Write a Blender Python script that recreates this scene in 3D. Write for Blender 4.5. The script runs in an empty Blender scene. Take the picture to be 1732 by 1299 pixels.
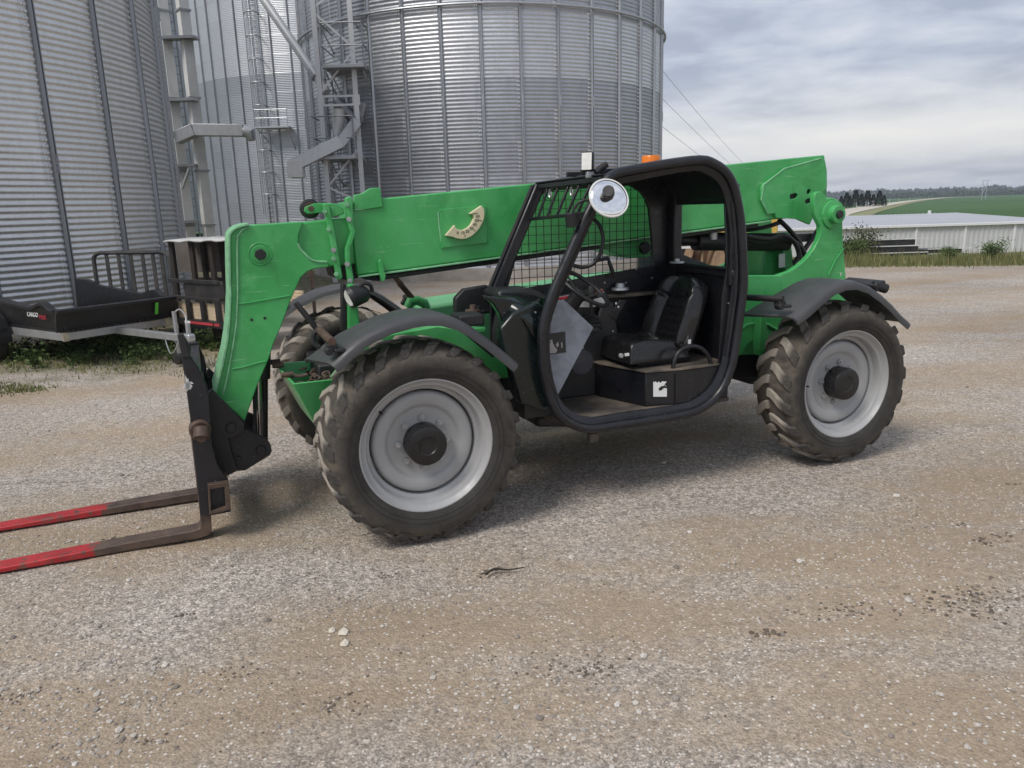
import bpy, bmesh, math, random
from mathutils import Vector, Matrix
from mathutils.geometry import tessellate_polygon
random.seed(7)
R = math.radians
sc = bpy.context.scene
col = sc.collection

# ------------------------------------------------------------------ camera
F, CX, CY, CAMH = 1290.0, 866.0, 649.5, 1.9          # focal length and centre in photo pixels (1732 x 1299)
UPC = Vector((-170.0, 5580.0, -1290.0)).normalized()   # world up seen from the camera (right, up, forward)
YC = (Vector((0, 0, 1)) - UPC * UPC.z).normalized()
XC = YC.cross(UPC)
if XC.x < 0: XC = -XC
cam_r = Vector((XC.x, YC.x, UPC.x)); cam_u = Vector((XC.y, YC.y, UPC.y)); cam_f = Vector((XC.z, YC.z, UPC.z))
cd = bpy.data.cameras.new('camera'); cam = bpy.data.objects.new('camera', cd); col.objects.link(cam)
cam.matrix_world = Matrix(((cam_r.x, cam_u.x, -cam_f.x, 0), (cam_r.y, cam_u.y, -cam_f.y, 0), (cam_r.z, cam_u.z, -cam_f.z, CAMH), (0, 0, 0, 1)))
cd.sensor_fit = 'HORIZONTAL'; cd.sensor_width = 36.0; cd.lens = 36.0 * F / 1732.0
cd.clip_start = 0.05; cd.clip_end = 5000
sc.camera = cam

# ------------------------------------------------------------------ light
SUN_EL, SUN_AZ = 52.0, 224.0       # azimuth clockwise from +Y (the viewing direction)
world = bpy.data.worlds.new('World'); sc.world = world; world.use_nodes = True
wt = world.node_tree; wt.nodes.clear()
def wn(t, **k):
    n = wt.nodes.new(t)
    for a, b in k.items(): setattr(n, a, b)
    return n
def wl(a, b): wt.links.new(a, b)
w_out = wn('ShaderNodeOutputWorld'); w_bg = wn('ShaderNodeBackground')
sky = wn('ShaderNodeTexSky', sky_type='NISHITA', sun_disc=False, sun_elevation=R(SUN_EL), sun_rotation=R(SUN_AZ), air_density=1.5, dust_density=3.0)
sk_s = wn('ShaderNodeVectorMath', operation='SCALE'); sk_s.inputs['Scale'].default_value = 0.10
wl(sky.outputs[0], sk_s.inputs[0])
tc = wn('ShaderNodeTexCoord'); sep = wn('ShaderNodeSeparateXYZ'); wl(tc.outputs['Generated'], sep.inputs[0])
zc = wn('ShaderNodeMath', operation='MAXIMUM'); zc.inputs[1].default_value = 0.0; wl(sep.outputs['Z'], zc.inputs[0])
za = wn('ShaderNodeMath', operation='ADD'); za.inputs[1].default_value = 0.13; wl(zc.outputs[0], za.inputs[0])
dx = wn('ShaderNodeMath', operation='DIVIDE'); wl(sep.outputs['X'], dx.inputs[0]); wl(za.outputs[0], dx.inputs[1])
dy = wn('ShaderNodeMath', operation='DIVIDE'); wl(sep.outputs['Y'], dy.inputs[0]); wl(za.outputs[0], dy.inputs[1])
cmb = wn('ShaderNodeCombineXYZ'); wl(dx.outputs[0], cmb.inputs['X']); wl(dy.outputs[0], cmb.inputs['Y'])
n1 = wn('ShaderNodeTexNoise'); n1.inputs['Scale'].default_value = 2.1; n1.inputs['Detail'].default_value = 8; n1.inputs['Roughness'].default_value = 0.56; n1.inputs['Distortion'].default_value = 0.2
wl(cmb.outputs[0], n1.inputs['Vector'])
r1 = wn('ShaderNodeValToRGB'); e = r1.color_ramp.elements
e[0].position = 0.37; e[0].color = (0.36, 0.405, 0.505, 1); e[1].position = 0.67; e[1].color = (0.62, 0.65, 0.72, 1)
m_ = e.new(0.5); m_.color = (0.475, 0.52, 0.615, 1)
wl(n1.outputs['Fac'], r1.inputs[0])
# thinner, warmer cloud low over the horizon, as overcast skies show all the way round
lo = wn('ShaderNodeValToRGB'); le = lo.color_ramp.elements
le[0].position = 0.0; le[0].color = (0.22, 0.22, 0.22, 1); le[1].position = 0.15; le[1].color = (0, 0, 0, 1)
b_ = le.new(0.03); b_.color = (0.34, 0.34, 0.34, 1)
b_ = le.new(0.068); b_.color = (0.92, 0.92, 0.92, 1)
b_ = le.new(0.10); b_.color = (0.30, 0.30, 0.30, 1)
wl(zc.outputs[0], lo.inputs[0])
n2 = wn('ShaderNodeTexNoise'); n2.inputs['Scale'].default_value = 0.6; n2.inputs['Detail'].default_value = 5
wl(cmb.outputs[0], n2.inputs['Vector'])
lom = wn('ShaderNodeMath', operation='MULTIPLY'); wl(lo.outputs[0], lom.inputs[0]);
n2m = wn('ShaderNodeMapRange'); n2m.inputs[1].default_value = 0.3; n2m.inputs[2].default_value = 0.6; n2m.inputs[3].default_value = 0.6; n2m.inputs[4].default_value = 1.1
wl(n2.outputs['Fac'], n2m.inputs[0]); wl(n2m.outputs[0], lom.inputs[1])
mxl = wn('ShaderNodeMix', data_type='RGBA'); wl(lom.outputs[0], mxl.inputs[0]); wl(r1.outputs[0], mxl.inputs[6]); mxl.inputs[7].default_value = (0.88, 0.86, 0.82, 1)
mxs = wn('ShaderNodeMix', data_type='RGBA'); mxs.inputs[0].default_value = 0.93; wl(sk_s.outputs[0], mxs.inputs[6]); wl(mxl.outputs[2], mxs.inputs[7])
wl(mxs.outputs[2], w_bg.inputs['Color']); w_bg.inputs['Strength'].default_value = 0.665
wl(w_bg.outputs[0], w_out.inputs['Surface'])
sd = bpy.data.lights.new('sun', 'SUN'); sd.energy = 1.4; sd.angle = R(22); sd.color = (1.0, 0.95, 0.88)
sun = bpy.data.objects.new('sun', sd); col.objects.link(sun)
sv = Vector((math.sin(R(SUN_AZ)) * math.cos(R(SUN_EL)), math.cos(R(SUN_AZ)) * math.cos(R(SUN_EL)), math.sin(R(SUN_EL))))
sun.rotation_euler = sv.to_track_quat('Z', 'Y').to_euler(); sun.location = (0, 0, 30)
vs = sc.view_settings; sc.display_settings.display_device = 'sRGB'
vs.view_transform = 'Standard'; vs.look = 'None'; vs.exposure = 0.86; vs.gamma = 1.0; vs.use_curve_mapping = False
sc.render.engine = 'CYCLES'
sc.cycles.use_denoising = True; sc.cycles.max_bounces = 6; sc.cycles.diffuse_bounces = 3; sc.cycles.glossy_bounces = 3
sc.cycles.transmission_bounces = 4; sc.cycles.transparent_max_bounces = 6; sc.cycles.caustics_reflective = False; sc.cycles.caustics_refractive = False

# ------------------------------------------------------------------ measuring: real positions from the calibrated view
def ray(x, y):
    return (cam_r * ((x - CX) / F) + cam_u * (-(y - CY) / F) + cam_f).normalized()
CAMP = Vector((0, 0, CAMH))
def W(x, y, z=0.0):                 # world point at height z
    d = ray(x, y); return CAMP + d * ((z - CAMH) / d.z)
def WD(x, y, D):                    # world point at forward depth D
    d = ray(x, y); return CAMP + d * (D / d.y)
TH = R(21.95)
FX = Vector((-math.cos(TH), -math.sin(TH), 0)); LY = Vector((math.sin(TH), -math.cos(TH), 0))
MO = Vector((0.962, 4.7495, 0)) - LY * 1.12
def P(x, y, yy):                    # machine (x, z) on the plane y = yy of the telehandler
    d = ray(x, y); t = ((MO + LY * yy - CAMP).dot(LY)) / d.dot(LY); q = CAMP + d * t - MO
    return (q.dot(FX), q.z)
def PP(pts, yy): return [P(x, y, yy) for x, y in pts]
def P3(x, y, yy):
    a, b = P(x, y, yy); return Vector((a, yy, b))

# ------------------------------------------------------------------ mesh helpers
class MB:
    def __init__(s): s.v = []; s.f = []
    def add(s, vs, fs):
        b = len(s.v); s.v += [tuple(p) for p in vs]; s.f += [tuple(b + i for i in f) for f in fs]; return s
    def box(s, c, d, rot=None):
        c = Vector(c); h = Vector(d) / 2; vs = []
        for i in range(8):
            p = Vector(((-h.x, h.x)[i & 1], (-h.y, h.y)[i >> 1 & 1], (-h.z, h.z)[i >> 2 & 1]))
            if rot is not None: p = rot @ p
            vs.append(c + p)
        return s.add(vs, [(0, 2, 3, 1), (4, 5, 7, 6), (0, 1, 5, 4), (2, 6, 7, 3), (0, 4, 6, 2), (1, 3, 7, 5)])
    def bar(s, p0, p1, w, h, up=(0, 0, 1)):
        p0 = Vector(p0); p1 = Vector(p1); d = (p1 - p0); L = d.length; d.normalize(); u = Vector(up)
        sd_ = d.cross(u)
        if sd_.length < 1e-4: sd_ = d.cross(Vector((1, 0, 0)))
        sd_.normalize(); u = sd_.cross(d)
        m = Matrix((d, sd_, u)).transposed()
        return s.box((p0 + p1) / 2, (L, w, h), m)
    def cyl(s, p0, p1, r, n=16, r2=None):
        return s.tube([p0, p1], [r, r if r2 is None else r2], n)
    def tube(s, pts, r, n=10, closed=False):
        pts = [Vector(p) for p in pts]; N = len(pts); rs = r if isinstance(r, (list, tuple)) else [r] * N
        tans = []
        for i in range(N):
            a = pts[i - 1] if (i or closed) else pts[i]; b = pts[(i + 1) % N] if (i < N - 1 or closed) else pts[i]
            tans.append((b - a).normalized())
        u = tans[0].orthogonal().normalized(); vs = []
        for i in range(N):
            t = tans[i]; u = (u - t * u.dot(t)).normalized(); w = t.cross(u)
            k = 1.0
            if 0 < i < N - 1 or closed:
                d1 = (pts[i] - pts[i - 1]).normalized(); c = max(0.5, math.sqrt(max(0, (1 + d1.dot((pts[(i + 1) % N] - pts[i]).normalized())) / 2))); k = 1 / c if c > .9 else 1.1
            for j in range(n):
                a = 2 * math.pi * j / n; vs.append(pts[i] + (u * math.cos(a) + w * math.sin(a)) * rs[i] * k)
        fs = []
        for i in range(N if closed else N - 1):
            for j in range(n):
                a = i * n + j; b = i * n + (j + 1) % n; c = ((i + 1) % N) * n
                fs.append((a, b, c + (j + 1) % n, c + j))
        if not closed: fs += [tuple(range(n - 1, -1, -1)), tuple((N - 1) * n + j for j in range(n))]
        return s.add(vs, fs)
    def prism(s, poly, lo, hi, axis='y', holes=()):
        def p3(a, b, h): return {'y': (a, h, b), 'x': (h, a, b), 'z': (a, b, h)}[axis]
        n = len(poly)
        if not holes:
            vs = [p3(a, b, lo) for a, b in poly] + [p3(a, b, hi) for a, b in poly]
            fs = [tuple(range(n)), tuple(range(2 * n - 1, n - 1, -1))] + [(i, n + i, n + (i + 1) % n, (i + 1) % n) for i in range(n)]
            return s.add(vs, fs)
        loops = [list(poly)] + [list(h) for h in holes]
        tri = tessellate_polygon([[Vector((a, b, 0)) for a, b in L] for L in loops])
        flat = [q for L in loops for q in L]; m = len(flat)
        vs = [p3(a, b, lo) for a, b in flat] + [p3(a, b, hi) for a, b in flat]
        fs = [tuple(t) for t in tri] + [tuple(m + i for i in reversed(t)) for t in tri]
        o = 0
        for L in loops:
            k = len(L); fs += [(o + i, m + o + i, m + o + (i + 1) % k, o + (i + 1) % k) for i in range(k)]; o += k
        return s.add(vs, fs)
    def lathe(s, prof, c=(0, 0, 0), axis='y', n=48, closed=False, a0=0, a1=2 * math.pi):
        full = abs(a1 - a0 - 2 * math.pi) < 1e-6; m = n if full else n + 1; k = len(prof); vs = []
        for i in range(m):
            a = a0 + (a1 - a0) * i / n; ca, sa = math.cos(a), math.sin(a)
            for r, h in prof:
                p = {'y': (r * ca, h, r * sa), 'z': (r * ca, r * sa, h), 'x': (h, r * ca, r * sa)}[axis]
                vs.append((p[0] + c[0], p[1] + c[1], p[2] + c[2]))
        fs = []
        for i in range(n):
            j = (i + 1) % m
            for q in range(k if closed else k - 1):
                q2 = (q + 1) % k; fs.append((i * k + q, i * k + q2, j * k + q2, j * k + q))
        return s.add(vs, fs)
    def sheet(s, rows):
        k = len(rows[0]); vs = [p for r_ in rows for p in r_]
        return s.add(vs, [(i * k + j, i * k + j + 1, (i + 1) * k + j + 1, (i + 1) * k + j) for i in range(len(rows) - 1) for j in range(k - 1)])
    def loft(s, rings, caps=True):      # closed rings
        k = len(rings[0]); vs = [p for r_ in rings for p in r_]; N = len(rings)
        fs = [(i * k + j, i * k + (j + 1) % k, (i + 1) * k + (j + 1) % k, (i + 1) * k + j) for i in range(N - 1) for j in range(k)]
        if caps: fs += [tuple(range(k - 1, -1, -1)), tuple((N - 1) * k + j for j in range(k))]
        return s.add(vs, fs)
    def rock(s, c, r, sq=0.7, rng=random):
        c = Vector(c); vs = []
        for d in ICO_V: vs.append(c + Vector((d[0], d[1], d[2] * sq)) * r * rng.uniform(0.72, 1.2))
        return s.add(vs, ICO_F)
    def mesh(s, name, smooth=35):
        me = bpy.data.meshes.new(name); me.from_pydata(s.v, [], s.f)
        bm = bmesh.new(); bm.from_mesh(me); bmesh.ops.recalc_face_normals(bm, faces=bm.faces); bm.to_mesh(me); bm.free()
        if smooth:
            me.polygons.foreach_set('use_smooth', [True] * len(me.polygons))
            if smooth < 180: me.set_sharp_from_angle(angle=R(smooth))
        me.update(); return me
    def build(s, name, mat, parent=None, smooth=35, bevel=0, seg=2, recalc=True):
        me = s.mesh(name, smooth)
        if mat: me.materials.append(mat)
        return link(name, me, parent, bevel, seg)
t_ = (1 + 5 ** .5) / 2
ICO_V = [Vector(v).normalized() for v in ((-1, t_, 0), (1, t_, 0), (-1, -t_, 0), (1, -t_, 0), (0, -1, t_), (0, 1, t_), (0, -1, -t_), (0, 1, -t_), (t_, 0, -1), (t_, 0, 1), (-t_, 0, -1), (-t_, 0, 1))]
ICO_F = [(0, 11, 5), (0, 5, 1), (0, 1, 7), (0, 7, 10), (0, 10, 11), (1, 5, 9), (5, 11, 4), (11, 10, 2), (10, 7, 6), (7, 1, 8), (3, 9, 4), (3, 4, 2), (3, 2, 6), (3, 6, 8), (3, 8, 9), (4, 9, 5), (2, 4, 11), (6, 2, 10), (8, 6, 7), (9, 8, 1)]
def link(name, me, parent=None, bevel=0, seg=2):
    o = bpy.data.objects.new(name, me); col.objects.link(o); o.parent = parent
    if bevel:
        b = o.modifiers.new('bevel', 'BEVEL'); b.width = bevel; b.segments = seg; b.limit_method = 'ANGLE'; b.angle_limit = R(40); b.harden_normals = False
    return o
def empty(name, loc=(0, 0, 0), rz=0, parent=None, size=.2):
    o = bpy.data.objects.new(name, None); col.objects.link(o); o.location = loc; o.rotation_euler = (0, 0, rz); o.parent = parent; o.empty_display_size = size; return o
def tag(o, label=None, cat=None, group=None, kind=None):
    if label: o['label'] = label
    if cat: o['category'] = cat
    if group: o['group'] = group
    if kind: o['kind'] = kind
    return o
def copy_tree(o, parent=None):
    c = o.copy(); col.objects.link(c); c.parent = parent
    for ch in [q for q in bpy.data.objects if q.parent == o]: copy_tree(ch, c)
    return c
def arc(c, r, a0, a1, n): return [(c[0] + r * math.cos(R(a0 + (a1 - a0) * i / n)), c[1] + r * math.sin(R(a0 + (a1 - a0) * i / n))) for i in range(n + 1)]
def circ(c, r, n=20): return [(c[0] + r * math.cos(2 * math.pi * i / n), c[1] + r * math.sin(2 * math.pi * i / n)) for i in range(n)]
def spline(pts, n=5, closed=False):
    pts = [Vector(p) for p in pts]; N = len(pts); out = []
    for i in range(N if closed else N - 1):
        g = (lambda k: pts[k % N]) if closed else (lambda k: pts[min(max(k, 0), N - 1)])
        a, b, c, d = g(i - 1), g(i), g(i + 1), g(i + 2)
        for j in range(n):
            t = j / n; out.append(0.5 * ((2 * b) + (c - a) * t + (2 * a - 5 * b + 4 * c - d) * t * t + (3 * b - a - 3 * c + d) * t ** 3))
    if not closed: out.append(pts[-1])
    return out
def text(body, size, loc, rot, mat, parent=None, name='lettering', extrude=0.0008, align='CENTER'):
    cu = bpy.data.curves.new(name, 'FONT'); cu.body = body; cu.size = size; cu.extrude = extrude; cu.align_x = align; cu.align_y = 'CENTER'; cu.resolution_u = 2
    tmp = bpy.data.objects.new(name, cu); col.objects.link(tmp); dg = bpy.context.evaluated_depsgraph_get(); me = bpy.data.meshes.new_from_object(tmp.evaluated_get(dg)); bpy.data.objects.remove(tmp)
    me.materials.clear(); me.materials.append(mat)
    o = bpy.data.objects.new(name, me); col.objects.link(o); o.parent = parent; o.matrix_local = Matrix.Translation(loc) @ rot.to_4x4(); return o

# ------------------------------------------------------------------ materials
def newmat(name):
    m = bpy.data.materials.new(name); m.use_nodes = True; nt = m.node_tree; return m, nt, nt.nodes['Principled BSDF']
def node(nt, t, **k):
    n = nt.nodes.new(t)
    for a, b in k.items():
        if a.startswith('i_'): n.inputs[a[2:].replace('_', ' ')].default_value = b
        else: setattr(n, a, b)
    return n
def noise(nt, vec, scale, detail=4, rough=0.55, dist=0.0):
    n = node(nt, 'ShaderNodeTexNoise'); n.inputs['Scale'].default_value = scale; n.inputs['Detail'].default_value = detail; n.inputs['Roughness'].default_value = rough; n.inputs['Distortion'].default_value = dist
    nt.links.new(vec, n.inputs['Vector']); return n.outputs['Fac']
def mrange(nt, v, a, b, c=0.0, d=1.0):
    n = node(nt, 'ShaderNodeMapRange'); n.inputs[1].default_value = a; n.inputs[2].default_value = b; n.inputs[3].default_value = c; n.inputs[4].default_value = d
    nt.links.new(v, n.inputs[0]); return n.outputs[0]
def mix(nt, fac, a, b, blend='MIX'):
    n = node(nt, 'ShaderNodeMix', data_type='RGBA', blend_type=blend)
    for sck, v in ((n.inputs[0], fac), (n.inputs[6], a), (n.inputs[7], b)):
        if hasattr(v, 'is_output') or isinstance(v, bpy.types.NodeSocket): nt.links.new(v, sck)
        elif isinstance(v, (int, float)): sck.default_value = v
        else: sck.default_value = (*v[:3], 1)
    return n.outputs[2]
def math_(nt, op, a, b=None):
    n = node(nt, 'ShaderNodeMath', operation=op)
    for i, v in enumerate((a, b)):
        if v is None: continue
        if isinstance(v, (int, float)): n.inputs[i].default_value = v
        else: nt.links.new(v, n.inputs[i])
    return n.outputs[0]
def objvec(nt, scale=None):
    t = node(nt, 'ShaderNodeTexCoord'); v = t.outputs['Object']
    if scale:
        m = node(nt, 'ShaderNodeMapping'); m.inputs['Scale'].default_value = scale; nt.links.new(v, m.inputs['Vector']); v = m.outputs[0]
    return v
def bump(nt, bs, h, strength=0.3, dist=0.01):
    b = node(nt, 'ShaderNodeBump'); b.inputs['Strength'].default_value = strength; b.inputs['Distance'].default_value = dist
    nt.links.new(h, b.inputs['Height']); nt.links.new(b.outputs[0], bs.inputs['Normal'])
def paint(name, c, rough=0.45, metal=0.0, var=0.15, vs_=5, dust=0.0, dustc=(0.30, 0.25, 0.20), specks=0.0, speckc=(0.6, 0.6, 0.6), bmp=0.0, bs_=70, chip=None, stretch=None, isl=0.0, spec=0.5, scratch=None):
    m, nt, b = newmat(name); v = objvec(nt, stretch)
    c0 = tuple(x * (1 - var) for x in c); c1 = tuple(min(1, x * (1 + var)) for x in c)
    cc = mix(nt, mrange(nt, noise(nt, v, vs_), .3, .7), c0, c1)
    if isl:
        g = node(nt, 'ShaderNodeNewGeometry'); cc = mix(nt, 1.0, cc, mix(nt, g.outputs['Random Per Island'], (1 - isl,) * 3, (1 + isl,) * 3), 'MULTIPLY')
    rr = rough
    if dust:
        d = math_(nt, 'MULTIPLY', mrange(nt, noise(nt, v, 3.1, 8, .65), .42, .72), dust); cc = mix(nt, d, cc, dustc)
    if chip:
        k = mrange(nt, noise(nt, v, 14, 6, .7), .64, .70); cc = mix(nt, math_(nt, 'MULTIPLY', k, .8), cc, chip)
    if scratch:
        k = mrange(nt, noise(nt, v, 2.6, 6, .62, 1.2), .48, .70); cc = mix(nt, math_(nt, 'MULTIPLY', k, .75), cc, tuple(min(1, x * 1.2 + .055) for x in c))
        mp_ = node(nt, 'ShaderNodeMapping'); mp_.inputs['Rotation'].default_value = (0, R(38), 0); mp_.inputs['Scale'].default_value = (4, 4, 90); nt.links.new(v, mp_.inputs['Vector'])
        k = mrange(nt, noise(nt, mp_.outputs[0], 1.0, 3, .5, .6), .68, .73); cc = mix(nt, math_(nt, 'MULTIPLY', k, .65), cc, scratch)
        k = mrange(nt, noise(nt, v, 30, 6, .7), .66, .72); cc = mix(nt, math_(nt, 'MULTIPLY', k, .5), cc, scratch)
        k = mrange(nt, noise(nt, objvec(nt, (7, 7, .9)), 1.6, 6, .65), .60, .74); cc = mix(nt, math_(nt, 'MULTIPLY', k, .28), cc, tuple(x * .35 for x in c))
    if specks:
        k = mrange(nt, noise(nt, v, 85, 2, .5), .73, .77); cc = mix(nt, math_(nt, 'MULTIPLY', k, specks), cc, speckc)
    nt.links.new(cc, b.inputs['Base Color']); b.inputs['Metallic'].default_value = metal; b.inputs['Specular IOR Level'].default_value = spec
    ro = mrange(nt, noise(nt, v, vs_ * 2.3, 5), .3, .7, max(.05, rough - .1), min(1, rough + .12)); nt.links.new(ro, b.inputs['Roughness'])
    if bmp: bump(nt, b, noise(nt, v, bs_, 4), bmp, .004)
    return m
GREEN = paint('green_paint', (0.047, 0.352, 0.090), .36, var=.12, vs_=3.0, dust=.25, dustc=(.20, .50, .27), specks=.55, speckc=(.35, .6, .38), bmp=.10, bs_=5, scratch=(.32, .58, .36))
WELD = paint('green_worn_edge', (0.20, 0.46, 0.25), .5, var=.25, vs_=20)
BLACK = paint('black_cab_paint', (0.0075, 0.0085, 0.012), .34, var=.3, vs_=9, dust=.025, chip=(.045, .047, .05), specks=.6, speckc=(.3, .3, .31), bmp=.05, bs_=30)
BLACKG = paint('black_cowl_paint', (0.006, 0.011, 0.011), .22, var=.3, vs_=5, dust=.02, specks=.5)
BLACKM = paint('black_matte_steel', (0.011, 0.011, 0.013), .52, var=.3, vs_=12, dust=.08, dustc=(.16, .13, .11))
CARR = paint('black_scuffed_carriage', (0.009, 0.009, 0.012), .45, var=.3, vs_=9, dust=.05, dustc=(.15, .13, .12), specks=.7, speckc=(.5, .5, .5), chip=(.07, .055, .05))
RUST = paint('rusty_steel', (0.085, 0.052, 0.038), .65, metal=.3, var=.4, vs_=18, dust=.4, dustc=(.20, .16, .13), bmp=.2)
FORK = paint('worn_fork_steel', (0.085, 0.060, 0.050), .50, metal=.4, var=.35, vs_=8, dust=.4, dustc=(.18, .13, .10), bmp=.1)
def fork_mat():
    m, nt, b = newmat('worn_fork_steel_with_red_paint'); v = objvec(nt); s = node(nt, 'ShaderNodeSeparateXYZ'); nt.links.new(v, s.inputs[0])
    steel = mix(nt, mrange(nt, noise(nt, v, 9, 6, .65), .3, .7), (.045, .033, .028), (.15, .10, .075))
    red = mix(nt, mrange(nt, noise(nt, v, 6, 6), .3, .7), (.30, .016, .02), (.50, .035, .04))
    k = math_(nt, 'MULTIPLY', mrange(nt, math_(nt, 'ADD', s.outputs[0], mrange(nt, noise(nt, v, 14, 5), .2, .8, -.07, .07)), P(160, 925, .45)[0], P(150, 925, .45)[0]), mrange(nt, noise(nt, v, 16, 7, .75), .61, .52))
    nt.links.new(mix(nt, k, steel, red), b.inputs['Base Color']); b.inputs['Roughness'].default_value = .5; b.inputs['Metallic'].default_value = .1; bump(nt, b, noise(nt, v, 60, 5), .2, .004); return m
FORKM = fork_mat()
REDF = paint('red_fork_paint', (0.42, 0.022, 0.028), .45, var=.2, vs_=9, dust=.35, dustc=(.30, .12, .10), chip=(.10, .06, .05))
FEND = paint('grey_black_fender_plastic', (0.050, 0.051, 0.055), .50, var=.15, vs_=4, dust=.22, dustc=(.13, .12, .11), bmp=.05, bs_=160)
TYRE = None
RIM = paint('grey_rim_paint', (0.35, 0.355, 0.36), .36, var=.06, vs_=5, dust=.16, dustc=(.30, .27, .24), specks=.5, speckc=(.7, .7, .7))
HUB = paint('black_hub_paint', (0.012, 0.012, 0.013), .30, var=.3, specks=1.0, speckc=(.5, .5, .5))
NUT = paint('nut_steel', (0.42, 0.43, 0.44), .35, metal=.6)
CREAM = paint('cream_dial', (0.66, 0.60, 0.40), .5, var=.08, dust=.2, dustc=(.4, .3, .2))
INK = paint('black_ink', (0.02, 0.02, 0.02), .6)
WHITE = paint('white_label', (0.72, 0.73, 0.72), .5, var=.06)
REDL = paint('red_label', (0.45, 0.05, 0.06), .5)
VINYL = paint('black_seat_vinyl', (0.012, 0.012, 0.013), .26, var=.1, bmp=.03, bs_=120)
RUBBER = paint('black_rubber', (0.014, 0.014, 0.015), .5, var=.2)
FLOOR = paint('dusty_cab_floor', (0.060, 0.050, 0.042), .8, var=.3, vs_=9, dust=.75, dustc=(.27, .22, .17), bmp=.3, bs_=60)
DASH = paint('dash_plastic', (0.014, 0.015, 0.017), .45, var=.2, dust=.12, dustc=(.12, .11, .10))
CHROME = paint('mirror_glass', (0.90, 0.90, 0.90), .03, metal=1.0, var=.01)
CYLR = paint('chromed_rod', (0.55, 0.55, 0.56), .2, metal=1.0)
ORANGE = paint('amber_lens', (0.80, 0.20, 0.01), .25, var=.05)
LENS = paint('lamp_lens', (0.75, 0.75, 0.72), .15, var=.1, vs_=40)
PALEG = paint('pale_green_paint', (0.13, 0.42, 0.19), .45, var=.1, vs_=6)  # paler, lightly varied green for the engine hood
DKBLUE = paint('dark_blue_black_sheet', (0.022, 0.027, 0.038), .45, var=.15, dust=.1)

def tyre_mat(name, c, dustc, dust, lo, hi, crown=False):
    m, nt, b = newmat(name); v = objvec(nt)
    cc = mix(nt, mrange(nt, noise(nt, v, 9), .3, .7), tuple(x * .75 for x in c), tuple(x * 1.25 for x in c))
    s = node(nt, 'ShaderNodeSeparateXYZ'); nt.links.new(objvec(nt), s.inputs[0])
    rr = math_(nt, 'SQRT', math_(nt, 'ADD', math_(nt, 'MULTIPLY', s.outputs[0], s.outputs[0]), math_(nt, 'MULTIPLY', s.outputs[2], s.outputs[2])))
    k = math_(nt, 'MULTIPLY', mrange(nt, rr, lo, hi), mrange(nt, noise(nt, v, 6, 8, .7, 1.5), .36, .62))
    if crown: k = math_(nt, 'MULTIPLY', mrange(nt, s.outputs[1], -.012, -.065), mrange(nt, noise(nt, v, 7, 6, .6), .2, .5, .45, 1))
    cc = mix(nt, math_(nt, 'MULTIPLY', k, dust), cc, dustc)
    cc = mix(nt, math_(nt, 'MULTIPLY', mrange(nt, noise(nt, v, 40, 5, .7), .55, .75), .3), cc, dustc)
    nt.links.new(cc, b.inputs['Base Color']); b.inputs['Roughness'].default_value = .82; b.inputs['Specular IOR Level'].default_value = .3
    bump(nt, b, noise(nt, v, 90, 5), .25, .004); return m
TYRE = tyre_mat('tyre_rubber', (0.042, 0.039, 0.036), (0.15, 0.128, 0.10), .70, .46, .53)
TREAD = tyre_mat('tyre_tread_dusty', (0.058, 0.054, 0.050), (0.34, 0.305, 0.26), .9, .50, .60, True)

# panel of dusty clear plastic in the door opening
def lexan():
    m, nt, b = newmat('dusty_clear_panel'); v = objvec(nt)
    k = mrange(nt, noise(nt, v, 5, 6, .6, 1.2), .3, .7)
    nt.links.new(mix(nt, k, (.10, .115, .14), (.25, .275, .32)), b.inputs['Base Color']); b.inputs['Roughness'].default_value = .45
    return m
LEX = lexan()

tel = empty('telehandler', MO, R(180) + TH)
tag(tel, 'green telehandler with black open cab, grey wheels and forks, parked on the gravel', 'telehandler')

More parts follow.
